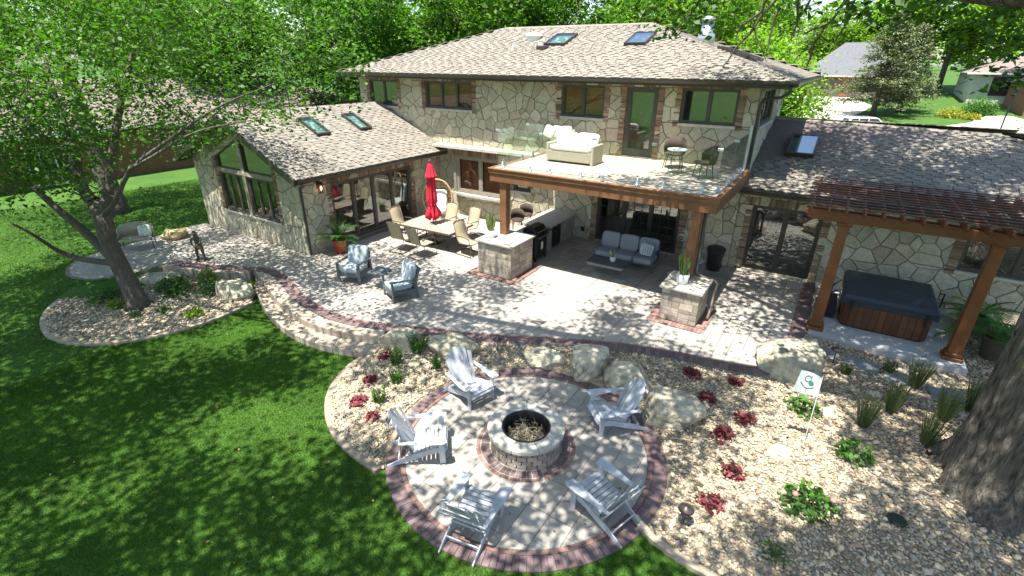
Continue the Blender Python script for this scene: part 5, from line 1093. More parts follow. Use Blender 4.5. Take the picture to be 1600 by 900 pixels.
# ---------------------------------------------------------------- adirondack chairs
def adirondack(label, x, y, fx, fy):
    T = thing('adirondack_chair', label, 'chair', (x, y, LOW + .008), atan2(fx, -fy), 'adirondack chairs round the fire pit')
    def B(name, p0, p1, w_, t, side): m = MB(); m.beam(p0, p1, w_, t, side); m.build(name, M_adir, T, bevel=.004)
    for s in (-1, 1):
        m = MB(); xx = s * .275; pr = [(-.36, .33), (-.36, .23), (-.1, .2), (.2, .1), (.56, 0), (.64, 0), (.64, .03), (.3, .19), (.05, .27), (-.2, .335)]; m.prism([(xx - .011, a, b_) for a, b_ in pr], (.022, 0, 0)); m.build('runner', M_adir, T)
        B('front_leg', (s * .3, -.33, 0), (s * .3, -.31, .53), .10, .022, (0, 1, 0)); B('arm_brace', (s * .312, -.3, .38), (s * .34, -.29, .52), .05, .02, (0, 1, 0))
        m = MB(); w0 = s * .355; pr = [(-.09, -.40), (.05, -.42), (.09, -.36), (.085, -.15), (.045, .1), (.03, .38), (-.03, .40), (-.04, .2), (-.075, -.05), (-.10, -.3)]; m.prism([(w0 + s * a, b_, .532) for a, b_ in (pr if s > 0 else pr[::-1])], (0, 0, .022)); m.build('arm', M_adir, T, bevel=.004)
    B('apron', (-.30, -.372, .285), (.30, -.372, .285), .09, .02, (0, 0, 1))
    sp = [(-.395, .30, .9), (-.365, .352, .35), (-.30, .372, 0), (-.225, .366, -.1), (-.15, .352, -.18), (-.075, .335, -.22), (0, .315, -.26), (.072, .292, -.28), (.14, .268, -.3)]
    for yy, zz, tl in sp: B('seat_slat', (-.285, yy, zz), (.285, yy, zz), .064, .018, (0, cos(tl), sin(tl)))
    lean = Vector((0, .46, .89)).normalized()
    for k in range(7):
        u = (k - 3) / 3; L_ = .86 - .13 * u * u; b0 = Vector((u * .20, .17 - .035 * abs(u) ** 2, .20)); tp = b0 + lean * L_ + Vector((u * .085, -.045 * u * u, 0)); m = MB(); sd = Vector((1, .05 * u, 0)); d = (tp - b0).normalized(); a = (sd - d * sd.dot(d)).normalized(); nn = d.cross(a)
        w0, w1 = .0315, .0455; cut = .03 * u; P = [b0 - a * w0, b0 + a * w0, tp + a * w1 - d * max(0, cut) * 1.2, tp - a * w1 + d * min(0, cut) * 1.2]; m.prism([p - nn * .008 for p in P], nn * .016); m.build('back_slat', M_adir, T)
    B('back_rail', (-.37, .385, .515), (.37, .385, .515), .06, .022, (0, .5, 1)); B('back_rail', (-.27, .24, .235), (.27, .24, .235), .06, .022, (0, .5, 1)); B('back_rail', (-.22, .56, .83), (.22, .56, .83), .05, .018, (0, .5, 1)); B('rear_stretcher', (-.265, .43, .12), (.265, .43, .12), .06, .022, (0, .3, 1))
adirondack('grey slatted adirondack chair in front of the rounded boulder, upper left of the fire pit', -5.38, 6.82, .97, -.26)
adirondack('grey slatted adirondack chair at the left beside the red plants and the curb', -5.08, 5.03, .77, .64)
adirondack('grey slatted adirondack chair leaning against the boulders, upper right of the fire pit', -2.55, 7.62, -.73, -.69)
adirondack('grey slatted adirondack chair nearest the camera with its back to the viewer', -3.38, 4.28, -.17, .98)
adirondack('grey slatted adirondack chair at lower right next to the path light', -1.88, 5.57, -.95, .3)

# ---------------------------------------------------------------- lounge set
def lounge(label, x, y, rz):
    T = thing('lounge_chair', label, 'armchair', (x, y, .005), rz, 'cushioned armchairs on the patio')
    def B(name, *a): m = MB(); m.beam(*a); m.build(name, M_poly, T, bevel=.005)
    for s in (-1, 1):
        B('leg', (s * .35, -.36, 0), (s * .35, -.36, .60), .09, .04, (1, 0, 0)); B('leg', (s * .35, .36, 0), (s * .35, .30, .60), .09, .04, (0, 1, 0)); B('armrest', (s * .36, -.42, .615), (s * .36, .38, .585), .10, .028, (1, 0, 0)); B('side_rail', (s * .35, -.34, .29), (s * .35, .33, .25), .10, .03, (0, 0, 1))
    B('front_rail', (-.33, -.375, .27), (.33, -.375, .27), .13, .03, (0, 0, 1)); B('top_rail', (-.34, .50, .83), (.34, .50, .83), .08, .03, (0, .3, 1))
    for k in range(6): xx = -.27 + k * .108; B('back_slat', (xx, .31, .25), (xx, .49, .82), .075, .018, (1, 0, 0))
    for k in range(5): B('seat_slat', (-.33, -.3 + k * .14, .305), (.33, -.3 + k * .14, .29), .09, .018, (0, 1, 0))
    m = MB(); m.cushion((0, -.05, .39), (.66, .66, .17)); m.build('seat_cushion', M_cush, T, smooth=True)
    m = MB(); m.cushion((0, .275, .70), (.64, .2, .58), Matrix.Rotation(-.28, 3, 'X'), p=.3); m.build('back_cushion', M_cush, T, smooth=True)
lounge('blue grey cushioned armchair left of the small side table', -11.68, 9.28, .3); lounge('blue grey cushioned armchair right of the small side table, turned away', -9.62, 9.12, -.42)
T = thing('side_table', 'small grey slatted side table between the two cushioned armchairs', 'table', (-10.62, 9.3, .005), .1)
for k in range(5): m = MB(); m.box(-.26, .26, -.27 + k * .11, -.27 + k * .11 + .1, .47, .495); m.build('top_slat', M_poly, T, bevel=.004)
for sx_ in (-1, 1):
    for sy_ in (-1, 1): m = MB(); m.beam((sx_ * .21, sy_ * .21, 0), (sx_ * .21, sy_ * .21, .465), .06, .045); m.build('leg', M_poly, T)
for s in (-1, 1): m = MB(); m.box(-.2, .2, s * .22 - .012, s * .22 + .012, .39, .465); m.build('apron', M_poly, T)

# sofa, coffee table, club chair
def outdoor_seat(name, label, cat, x, y, rz, wd, n, pillow=False):
    T = thing(name, label, cat, (x, y, .005), rz)
    for s in (-1, 1):
        m = MB(); m.tube([(s * (wd / 2 + .03), -.38, 0), (s * (wd / 2 + .03), -.36, .5), (s * (wd / 2 + .03), -.2, .62), (s * (wd / 2 + .03), .3, .58), (s * (wd / 2 + .03), .42, .2), (s * (wd / 2 + .03), .44, 0)], .022, 6); m.build('arm_frame', M_poly, T)
        m = MB(); m.beam((s * (wd / 2 + .03), -.3, .62), (s * (wd / 2 + .03), .3, .6), .06, .02, (1, 0, 0)); m.build('armrest', M_poly, T)
    m = MB(); m.box(-wd / 2, wd / 2, -.38, .38, .22, .26); m.build('seat_frame', M_poly, T); m = MB(); m.box(-wd / 2, wd / 2, .4, .43, .24, .8); m.build('back_frame', M_poly, T)
    for k in range(n):
        cx = -wd / 2 + (k + .5) * wd / n; m = MB(); m.cushion((cx, -.03, .34), (wd / n * .99, .76, .2), p=.25); m.build('seat_cushion', M_cush2, T, smooth=True); m = MB(); m.cushion((cx, .29, .66), (wd / n * .98, .2, .54), Matrix.Rotation(-.2, 3, 'X'), p=.3); m.build('back_cushion', M_cush2, T, smooth=True)
    return T
outdoor_seat('sofa', 'grey three seat outdoor sofa in the shade under the balcony', 'sofa', -5.2, 15.1, 0.03, 1.95, 3)
outdoor_seat('club_chair', 'grey cushioned club chair half hidden behind the right pier', 'armchair', -3.1, 14.35, -1.9, .66, 1)
T = thing('throw_pillow', 'striped pillow leaning in the right corner of the grey sofa', 'pillow', (-4.5, 15.0, .47), .3); m = MB(); R_ = Matrix.Rotation(-.45, 3, 'X') @ Matrix.Rotation(.15, 3, 'Y'); m.cushion((0, 0, .2), (.42, .14, .38), R_, p=.6); m.build('pad', M_stripe, T, smooth=True)
for k in range(4): m = MB(); m.cushion(R_ @ Vector((-.11 + k * .075, 0, 0)) + Vector((0, 0, .2)), (.022, .165, .37 - .03 * abs(k - 1.5)), R_, p=.6, nu=10, nv=6); m.build('stripe', M_stripeb, T, smooth=True)
T = thing('coffee_table', 'low grey slatted coffee table in front of the sofa', 'table', (-5.35, 13.95, .005), .02)
for k in range(7): m = MB(); m.box(-.64, .64, -.37 + k * .108, -.37 + k * .108 + .095, .39, .415); m.build('top_slat', M_poly, T)
for sx_ in (-1, 1):
    for sy_ in (-1, 1): m = MB(); m.beam((sx_ * .6, sy_ * .34, 0), (sx_ * .6, sy_ * .34, .388), .06, .04); m.build('leg', M_poly, T)
for s in (-1, 1): m = MB(); m.box(-.58, .58, s * .35 - .012, s * .35 + .012, .33, .388); m.build('apron', M_poly, T)
snakeplant('small white pot of spiky plant on the coffee table', (-5.25, 14.05, .42), .1, .16, .26, 9, 3)
T = thing('trash_bin', 'black plastic wheeled trash bin against the stone wall', 'bin', (-2.62, 16.2, .005)); m = MB(); m.lathe([(.19, 0), (.27, .66), (.29, .66), (.29, .72), (.26, .76), (.05, .78)], n=24); m.build('body', M_blackp, T); m = MB(); m.tube([(-.2, .2, .1), (.2, .2, .1)], .08, 10); m.build('wheel', M_blackp, T); m = MB(); m.tube([(-.12, -.28, .6), (-.12, -.32, .55), (.12, -.32, .55), (.12, -.28, .6)], .012, 5); m.build('handle', M_blackp, T)

# ---------------------------------------------------------------- kitchen
T = thing('outdoor_kitchen', 'grey concrete outdoor kitchen counter with built-in fridge', 'counter', (0, 0, 0))
m = MB(); m.box(-8.92, -7.95, 14.75, 16.78, 0.005, .86); m.build('base', mk('kitchen_base', (.30, .275, .24), .85, var=0, nscale=8, namt=.25, bump=.4), T, bevel=.01); m = MB(); m.box(-9.0, -7.86, 14.65, 16.78, .862, .93); m.build('countertop', M_cap, T, bevel=.01)
m = MB(); m.box(-9.0, -8.4, 13.2, 14.64, 0.005, .80); m.build('base', MATS['kitchen_base'], T, bevel=.01)
m = MB(); m.box(-7.948, -7.91, 14.98, 15.58, .06, .84); fr = m.build('fridge_door', M_black, T, bevel=.006); m = MB(); m.tube([(-7.9, 15.5, .3), (-7.86, 15.5, .32), (-7.86, 15.5, .72), (-7.9, 15.5, .74)], .012, 6); m.build('handle', M_steel, fr)
m = MB(); m.box(-7.948, -7.935, 15.95, 16.1, .55, .68); m.build('outlet_cover', M_galv, T); m = MB(); m.box(-7.948, -7.925, 15.62, 15.64, .04, .85); m.build('trim', M_steel, T)
T = thing('gas_grill', 'black gas grill with closed hood between pier and counter', 'grill', (-8.0, 13.85, .005))
m = MB(); m.box(-.27, .27, -.36, .36, .1, .78); m.build('cabinet', M_black, T, bevel=.01); m = MB(); pr = [(-.28, .9), (.28, .9), (.28, .98), (.16, 1.16), (-.08, 1.2), (-.24, 1.12)]; m.prism([(a, -.36, b_) for a, b_ in pr], (0, .72, 0)); m.build('hood', M_black, T, bevel=.02)
m = MB(); m.box(-.29, .33, -.38, .38, .78, .9); m.build('firebox', M_black, T, bevel=.008)
for s in (-1, 1): m = MB(); m.box(-.25, .27, s * .58 - .19, s * .58 + .19, .86, .89); m.build('side_shelf', M_blackp, T, bevel=.008)
for k in range(4): m = MB(); m.tube([(.33, -.24 + k * .16, .84), (.37, -.24 + k * .16, .84)], .028, 10); m.build('knob', M_steel, T)
m = MB(); m.tube([(.24, -.26, 1.02), (.29, -.26, 1.03), (.29, .26, 1.03), (.24, .26, 1.02)], .012, 6); m.build('hood_handle', M_steel, T)
for s in (-1, 1): m = MB(); m.box(.27, .285, s * .17 - .16, s * .17 + .16, .13, .74); dr_ = m.build('door', M_black, T); m = MB(); m.tube([(.3, s * .04, .4), (.3, s * .04, .65)], .01, 5); m.build('handle', M_steel, dr_)
for a in (-.24, .24):
    for c in (-.32, .32): m = MB(); m.tube([(a - .01, c, .05), (a + .02, c, .05)], .05, 10); m.build('wheel', M_blackp, T)

# ---------------------------------------------------------------- wicker pieces
def barrel(name, label, loc, rz, sh, mat, r=.27, bh=.42, group=None):
    T = thing(name, label, 'chair', loc, rz, group)
    m = MB(); V = []; n = 15
    for i in range(n): a = pi * (i / (n - 1)) ; k = sin(a); rr = r * 1.08; h0, h1 = sh + .02, sh + .2 + (bh - .2) * k ** .7; x, y = rr * cos(a), rr * sin(a) * .95; V += [(x, y, h0), (x * 1.08, y * 1.12, h1), (x * 1.02, y * 1.02, h1), (x * .93, y * .93, h0)]
    m.add(V, [(4 * i + j, 4 * i + (j + 1) % 4, 4 * i + 4 + (j + 1) % 4, 4 * i + 4 + j) for i in range(n - 1) for j in range(4)]); m.build('backrest', mat, T, smooth=True)
    m = MB(); m.lathe([(r * .95, sh - .03), (r * 1.05, sh), (r, sh + .03), (.01, sh + .035)], n=20); m.build('seat', mat, T, smooth=True)
    for a in (.6, 2.5, 3.8, 5.6): m = MB(); m.tube([(r * .85 * cos(a), r * .85 * sin(a), sh - .02), (r * 1.15 * cos(a), r * 1.15 * sin(a), 0)], .014, 6); m.build('leg', mat, T)
    return T
barrel('bar_stool', 'dark wicker bar stool at the counter, nearer to the grill', (-9.62, 15.35, .005), .7, .72, M_dwick, .23, .38); barrel('bar_stool', 'dark wicker bar stool at the counter, nearer to the house wall', (-9.72, 16.15, .005), .7, .72, M_dwick, .23, .38)
# balcony furniture
T = thing('loveseat', 'wicker loveseat with white cushions on the sunny balcony', 'sofa', (-7.2, 14.85, DZ + .005))
m = MB(); m.box(-.74, .74, -.36, .36, .06, .38); m.build('wicker_base', M_wicker, T, bevel=.02); m = MB(); m.box(-.74, .74, .36, .44, .06, .72); m.build('wicker_back', M_wicker, T, bevel=.02)
for s in (-1, 1): m = MB(); m.box(s * .78 - .045, s * .78 + .045, -.36, .44, .0, .60); m.build('wicker_arm', M_wicker, T, bevel=.02)
m = MB(); m.cushion((0, -.03, .46), (1.46, .7, .17), p=.2); m.build('seat_cushion', M_white, T, smooth=True)
for s in (-1, 1): m = MB(); m.cushion((s * .37, .25, .68), (.73, .22, .44), Matrix.Rotation(-.2, 3, 'X'), p=.4); m.build('back_cushion', M_white, T, smooth=True)
T = thing('balcony_armchair', 'light wicker armchair heaped with sage pillows behind the left glass', 'armchair', (-8.15, 15.9, DZ + .005), .5); m = MB(); m.box(-.4, .4, -.36, .36, .05, .36); m.build('wicker_base', M_wicker, T, bevel=.02); m = MB(); m.cushion((0, 0, .42), (.74, .68, .14), p=.25); m.build('seat_cushion', M_white, T, smooth=True)
m = MB(); m.box(-.42, .42, .34, .42, .05, .8); m.build('wicker_back', M_wicker, T, bevel=.02)
T = thing('pillow_pile', 'row of sage pillows propped behind the left balcony glass', 'pillows', (-8.3, 15.75, DZ + .5), .2)
for k in range(3): m = MB(); m.cushion((-.28 + .28 * k, .05 * k, .26), (.42, .15, .42), Matrix.Rotation(-.35, 3, 'X') @ Matrix.Rotation(.35 - .2 * k, 3, 'Y'), p=.6); m.build('pillow', M_sage, T, smooth=True)
barrel('wicker_chair', 'brown wicker chair behind the bistro table below the right upper window', (-4.25, 15.75, DZ + .005), 0.1, .42, M_dwick, .29, .48); barrel('wicker_chair', 'dark wicker chair at the right end of the balcony near the glass', (-3.1, 14.75, DZ + .005), -1.0, .42, M_dwick, .29, .46)
T = thing('bistro_table', 'small round folding bistro table with white top on the balcony', 'table', (-3.95, 14.95, DZ + .005)); m = MB(); m.lathe([(.01, .66), (.28, .66), (.28, .69), (.01, .69)], n=24); m.build('tabletop', M_whitep, T)
for s in (-1, 1):
    for u in (-.14, .14): m = MB(); m.tube([(u, -s * .24, .0), (u, s * .2, .655)], .009, 5); m.build('leg', M_black, T)
# egg chair
T = thing('egg_chair', 'round rattan egg chair with white cushions beside the bow window', 'chair', (-13.55, 15.35, .005), .5)
for k in range(9):
    a = -.95 + k * .2375; m = MB(); pts = []
    for i in range(13): t = pi * (i / 12) * 1.05 + 0; r = .62; pts.append((r * sin(a) * sin(t * .93 + .1), .28 + r * .62 * cos(a) * sin(t), .95 - r * 1.2 * cos(t)))
    m.tube(pts, .010, 5); m.build('rattan_rib', M_rattan, T)
m = MB(); V = []; 
for i in range(33): t = 2 * pi * i / 32; V.append((.62 * sin(t), .02 - .1 * cos(t), .98 - .76 * cos(t)))
m.tube(V, .032, 8); m.build('rim', M_rattan, T, smooth=True)
m = MB()
for j in range(9):
    zz = .45 + j * .13; pts = []
    for i in range(9): a = -1.2 + i * .3; kx = sqrt(max(.05, 1 - ((zz - .98) / .78) ** 2)); pts.append((.6 * kx * sin(a), .1 + .45 * kx * cos(a), zz))
    m.tube(pts, .008, 4)
m.build('weave', M_rattan, T, stuff=True); m = MB(); m.cushion((0, .0, .5), (.8, .66, .26), p=.5); m.build('seat_cushion', M_white, T, smooth=True); m = MB(); m.cushion((0, .3, .92), (.72, .22, .7), Matrix.Rotation(-.2, 3, 'X'), p=.6); m.build('back_cushion', M_white, T, smooth=True)
m = MB(); m.lathe([(.42, 0), (.45, .03), (.38, .1), (.3, .35)], n=20); m.build('base', M_wicker, T)
T = thing('potted_plant', 'small terracotta potted plant beside the egg chair', 'potted plant', (-12.75, 15.1, .005)); pot(T, .1, .15, .25, M_redbrick); palm(T, (0, 0, .2), 10, .4, 12, nl=8)

# ---------------------------------------------------------------- dining set
T = thing('dining_table', 'rectangular tiled patio dining table with curved metal legs', 'table', (-11.78, 13.18, .005), .03)
tw, tdp = 2.36, 1.42
for i in range(6):
    for j in range(3): m = MB(); m.box(-tw / 2 + .04 + i * (tw - .08) / 6 + .004, -tw / 2 + .04 + (i + 1) * (tw - .08) / 6 - .004, -tdp / 2 + .04 + j * (tdp - .08) / 3 + .004, -tdp / 2 + .04 + (j + 1) * (tdp - .08) / 3 - .004, .70, .725); m.build('top_tile', M_tile, T)
for a in ((-tw / 2, tw / 2, -tdp / 2, -tdp / 2 + .04), (-tw / 2, tw / 2, tdp / 2 - .04, tdp / 2), (-tw / 2, -tw / 2 + .04, -tdp / 2 + .04, tdp / 2 - .04), (tw / 2 - .04, tw / 2, -tdp / 2 + .04, tdp / 2 - .04)): m = MB(); m.box(*a, .67, .728); m.build('top_rim', M_brownm, T)
m = MB(); m.box(-tw / 2 + .04, tw / 2 - .04, -tdp / 2 + .04, tdp / 2 - .04, .67, .699); m.build('under_panel', M_brownm, T)
for sx_ in (-1, 1):
    for sy_ in (-1, 1): m = MB(); m.tube([(sx_ * .85, sy_ * .45, .67), (sx_ * .72, sy_ * .3, .45), (sx_ * .72, sy_ * .28, .25), (sx_ * .92, sy_ * .5, 0)], .024, 7); m.build('leg', M_brownm, T)
    m = MB(); m.tube([(sx_ * .72, -.28, .3), (sx_ * .72, .28, .3)], .018, 6); m.build('stretcher', M_brownm, T)
def sling(label, x, y, rz):
    T = thing('sling_chair', label, 'chair', (x, y, .005), rz, 'sling chairs round the dining table'); T.scale = (1.12, 1.12, 1.08)
    for s in (-1, 1):
        m = MB(); m.tube([(s * .27, .42, .02), (s * .27, -.32, .02), (s * .27, -.35, .2), (s * .27, -.30, .42), (s * .27, -.26, .60), (s * .28, -.05, .645), (s * .28, .22, .62)], .016, 6); m.build('sled_frame', M_brownm, T, smooth=True)
        m = MB(); m.tube([(s * .24, -.27, .42), (s * .24, .18, .38), (s * .24, .27, .5), (s * .235, .42, 1.0)], .015, 6); m.build('side_rail', M_brownm, T, smooth=True)
    m = MB(); m.tube([(-.27, .42, .02), (.27, .42, .02)], .016, 6); m.build('floor_bar', M_brownm, T); m = MB(); m.tube([(-.235, .42, 1.0), (-.1, .44, 1.035), (.1, .44, 1.035), (.235, .42, 1.0)], .015, 6); m.build('top_bar', M_brownm, T); m = MB(); m.tube([(-.26, -.3, .40), (.26, -.3, .40)], .014, 6); m.build('cross_bar', M_brownm, T)
    m = MB(); pr = [(-.27, .425), (-.1, .395), (.1, .385), (.2, .41), (.27, .5), (.32, .66), (.37, .83), (.42, 1.0), (.435, 1.025)]; V = [(x_, a, b_) for a, b_ in pr for x_ in (-.235, 0, .235)]; V = [(x_, a, b_ - (.012 if x_ == 0 else 0)) for x_, a, b_ in V]; m.add(V, [(3 * i + j, 3 * i + j + 1, 3 * i + j + 4, 3 * i + j + 3) for i in range(len(pr) - 1) for j in (0, 1)]); o = m.build('sling', M_sling, T, smooth=True); md = o.modifiers.new('t', 'SOLIDIFY'); md.thickness = .008
sling('tan sling chair at the left end of the dining table, nearest the sliding doors', -13.25, 13.05, -1.62 + pi)
sling('tan sling chair on the near side of the dining table, left of its neighbour', -12.35, 12.05, pi + .12); sling('tan sling chair on the near side of the dining table, right one of the pair', -11.35, 11.95, pi - .1)
sling('tan sling chair at the right end of the dining table facing left', -10.1, 12.95, pi + 1.5 - pi + 1.45 - 1.5 - .0)
sling('sun bleached sling chair on the far side of the table, nearer the egg chair', -12.2, 14.25, 0.05); sling('sun bleached sling chair on the far side of the table, right one of the pair', -11.15, 14.25, -.1)
# closed umbrella
T = thing('patio_umbrella', 'closed crimson patio umbrella standing through the dining table', 'umbrella', (-11.9, 13.2, .005))
m = MB(); m.tube([(0, 0, .03), (0, 0, 2.95)], .02, 8); m.build('pole', M_brownm, T); m = MB(); m.lathe([(.27, 0), (.27, .04), (.1, .08), (.04, .16)], n=20); m.build('base', M_black, T); m = MB(); m.lathe([(.035, 2.93), (.06, 2.97), (.03, 3.05)], n=10); m.build('finial', M_brownm, T)
m = MB(); V = []; n = 32; pr = [(.05, 2.92, .2), (.12, 2.7, .25), (.17, 2.46, .3), (.185, 2.44, .3), (.11, 2.38, .35), (.12, 2.0, .45), (.14, 1.7, .5), (.15, 1.55, .5), (.115, 1.46, .3), (.13, 1.38, .3), (.19, 1.15, .5), (.2, .98, .5), (.13, .92, .5)]
for i, (r, zz, am) in enumerate(pr): V += [((r * (1 + am * sin(8 * t + zz * 1.5)) + .012 * sin(3 * t + 5 * zz)) * cos(t), (r * (1 + am * sin(8 * t + zz * 1.5)) + .012 * sin(3 * t + 5 * zz)) * sin(t), zz + (.05 * sin(8 * t) + .04 * sin(3 * t) if i > 9 else 0)) for t in [2 * pi * k / n for k in range(n)]]
m.add(V, [(i * n + k, i * n + (k + 1) % n, (i + 1) * n + (k + 1) % n, (i + 1) * n + k) for i in range(len(pr) - 1) for k in range(n)]); m.build('canopy', M_red, T, smooth=True); m = MB(); m.tube([(.15 * cos(t), .15 * sin(t), 1.46) for t in np.linspace(0, 6.28, 14)], .014, 5); m.build('strap', M_red, T)

# ---------------------------------------------------------------- pergola and hot tub
T = thing('pergola', 'brown stained pergola over the hot tub on two square columns', 'pergola')
for x, y in ((.47, 13.55), (3.2, 13.62)):
    m = MB(); m.add([(x + a * h, y + b_ * h, z) for z, h in ((.2, .125), (2.72, .105)) for a, b_ in ((-1, -1), (1, -1), (1, 1), (-1, 1))], [(0, 1, 5, 4), (1, 2, 6, 5), (2, 3, 7, 6), (3, 0, 4, 7), (4, 5, 6, 7)]); c_ = m.build('column', M_pwood, T, bevel=.008)
    m = MB(); m.box(x - .19, x + .19, y - .19, y + .19, .012, .10); m.build('plinth', M_pwood, c_, bevel=.012); m = MB(); m.box(x - .16, x + .16, y - .16, y + .16, .102, .20); m.build('base_moulding', M_pwood, c_, bevel=.02)
    m = MB(); m.box(x - .135, x + .135, y - .135, y + .135, 2.70, 2.74); m.build('capital', M_pwood, c_, bevel=.008); m = MB(); m.box(x - .16, x + .16, y - .16, y + .16, 2.742, 2.80); m.build('capital', M_pwood, c_, bevel=.012)
for y in (13.42, 16.45):
    for dy in (0, .26): m = MB(); m.prism([(-.38, y + dy - .02, 3.03), (-.38, y + dy - .02, 2.95), (-.2, y + dy - .02, 2.802), (3.85, y + dy - .02, 2.802), (4.05, y + dy - .02, 2.95), (4.05, y + dy - .02, 3.03)], (0, .045, 0)); m.build('beam', M_pwood, T, bevel=.005)
for k in range(13): m = MB(); x = -.28 + k * .345; m.prism([(x, 12.98, 3.20), (x, 12.98, 3.12), (x, 13.12, 3.032), (x, 16.78, 3.032), (x, 16.78, 3.20)], (.045, 0, 0)); m.build('rafter', M_pwood, T, bevel=.004)
for k in range(13): m = MB(); y = 13.15 + k * .285; m.box(-.42, 4.1, y, y + .045, 3.203, 3.226); m.build('slat', M_slat, T, bevel=.003)
T = thing('hot_tub', 'square hot tub with vertical wood planks under a folding navy cover', 'hot tub', (1.86, 14.98, .014))
hw, cr, n = .93, .22, 6
def rr_(h, r): return [(sx_ * (h - r) + r * cos(a), sy_ * (h - r) + r * sin(a)) for sx_, sy_, a0 in ((1, 1, 0), (-1, 1, pi / 2), (-1, -1, pi), (1, -1, 3 * pi / 2)) for a in np.linspace(a0, a0 + pi / 2, n)]
Q = rr_(hw - .03, cr); m = MB(); m.prism([(x, y, 0) for x, y in Q], (0, 0, .74)); m.build('shell', M_black, T)
Q = resample(Q + [Q[0]], .02); d = np.r_[0, np.cumsum(np.hypot(*np.diff(Q, axis=0).T))]; npl = int(d[-1] / .145)
for k in range(npl):
    a, c = [np.array([np.interp(t, d, Q[:, 0]), np.interp(t, d, Q[:, 1])]) for t in (d[-1] * k / npl + .003, d[-1] * (k + 1) / npl - .003)]; t_ = (c - a) / np.linalg.norm(c - a); nn = np.array([t_[1], -t_[0]]) * .028; m = MB(); m.prism([(*a, .04), (*c, .04), (*(c + nn), .04), (*(a + nn), .04)], (0, 0, .68)); m.build('plank', M_tub, T)
for s in (-1, 1):
    m = MB(); m.add([(x, y, z) for z, gpy in ((.74, .98), (.80, .98), (.90, .93)) for x, y in ((-gpy, s * .01 if s > 0 else -gpy), (gpy, s * .01 if s > 0 else -gpy), (gpy, gpy if s > 0 else -.01), (-gpy, gpy if s > 0 else -.01))], [(0, 1, 5, 4), (1, 2, 6, 5), (2, 3, 7, 6), (3, 0, 4, 7), (4, 5, 9, 8), (5, 6, 10, 9), (6, 7, 11, 10), (7, 4, 8, 11), (8, 9, 10, 11)]); o = m.build('cover_half', M_cover, T, bevel=.025)
for s in (-1, 1): m = MB(); m.box(s * .955 - .025, s * .955 + .025, -.93, .93, .63, .74); m.build('cover_skirt', M_cover, T, bevel=.01); m = MB(); m.box(-.98, .98, s * .955 - .025, s * .955 + .025, .63, .74); m.build('cover_skirt', M_cover, T, bevel=.01)
for a in (-.75, .75): m = MB(); m.box(a - .03, a + .03, -1.0, -.983, .45, .76); m.build('strap', M_black, T)
m = MB(); m.tube([(1.02, .2, .35), (1.12, .2, .6), (1.12, .2, .95), (1.0, .0, 1.0)], .018, 6); m.build('cover_lifter', M_black, T); m = MB(); m.tube([(-1.05, .5, .4), (-1.2, .45, .3), (-1.2, -.1, .75), (-1.05, -.1, .92)], .018, 6); m.build('cover_lifter', M_black, T)
T = thing('tub_steps', 'black two-tread step unit at the left side of the hot tub', 'steps', (.66, 14.75, .014)); m = MB(); m.box(-.12, .17, -.38, .38, 0, .42); m.build('upper_step', M_blackp, T, bevel=.01); m = MB(); m.box(-.3, -.122, -.38, .38, 0, .21); m.build('lower_step', M_blackp, T, bevel=.01)

# ---------------------------------------------------------------- boulders and stones
def boulder(label, x, y, sx, sy, sz, rz, seed, mat=M_rock, sink=.12, name='boulder', flat=False):
    rnd = random.Random(seed); bm = bmesh.new(); bmesh.ops.create_icosphere(bm, subdivisions=4, radius=1); pl = []
    for k in range(15): v = Vector((rnd.gauss(0, 1), rnd.gauss(0, 1), rnd.gauss(.1, .7))).normalized(); pl.append((v, rnd.uniform(.55, .8)))
    pl.append((Vector((rnd.gauss(0, .12), rnd.gauss(-.1, .12), 1)).normalized(), .62))
    if flat: pl += [(Vector((0, 0, 1)), .55), (Vector((1, 0, .1)).normalized(), .75), (Vector((-1, 0, .1)).normalized(), .75), (Vector((0, -1, .15)).normalized(), .7), (Vector((0, 1, .1)).normalized(), .7)]
    from mathutils import noise
    for v in bm.verts:
        p = v.co.copy()
        for nrm, d in pl:
            e = p.dot(nrm) - d
            if e > 0: p -= nrm * e * 1.0
        p *= 1 + .09 * noise.noise(p * 1.5 + Vector((seed, 0, 0))) + .055 * noise.noise(p * 4 + Vector((0, seed, 0))) + .03 * noise.noise(p * 11); p *= 1.22; v.co = Vector((p.x * sx, p.y * sy, p.z * sz))
    me = bpy.data.meshes.new(name); bm.to_mesh(me); bm.free(); me.materials.append(mat); me.polygons.foreach_set('use_smooth', [True] * len(me.polygons)); o = bpy.data.objects.new(name, me); lk(o); o.location = (x, y, gz(x, y) + sz * (.56 if not flat else .33) - sink * .3); o.rotation_euler[2] = rz
    return tag(o, label, 'boulder' if name == 'boulder' else 'stone')
boulder('pale angular boulder with yellow stains at the end of the steps', -7.95, 7.38, .52, .38, .42, .3, 21, flat=True)
boulder('rounded boulder directly behind the upper left adirondack chair', -6.60, 7.78, .52, .42, .38, .2, 22)
boulder('flat topped rectangular boulder between path light and blocky boulders', -4.75, 8.78, .60, .36, .26, .15, 23, flat=True)
boulder('blocky cream boulder third from the right in the row above the fire pit', -3.72, 9.0, .52, .44, .52, .5, 24, flat=True)
boulder('low wide grey boulder touching the blocky one, behind the chair', -2.82, 8.98, .6, .48, .48, -.3, 25, flat=True)
boulder('large grey boulder right of the adirondack chair back', -1.72, 8.45, .66, .58, .5, -.6, 26, flat=True)
boulder('biggest sunlit boulder at the corner of the patio near the flag', .12, 11.25, .80, .74, .5, .3, 27, flat=True)
boulder('grey boulder at the left end of the curved steps', -14.15, 6.85, .62, .42, .5, .25, 28, flat=True)
boulder('yellowish rock with plants at the left corner of the sunroom', -20.35, 8.15, .5, .4, .28, .5, 29, M_rocky)
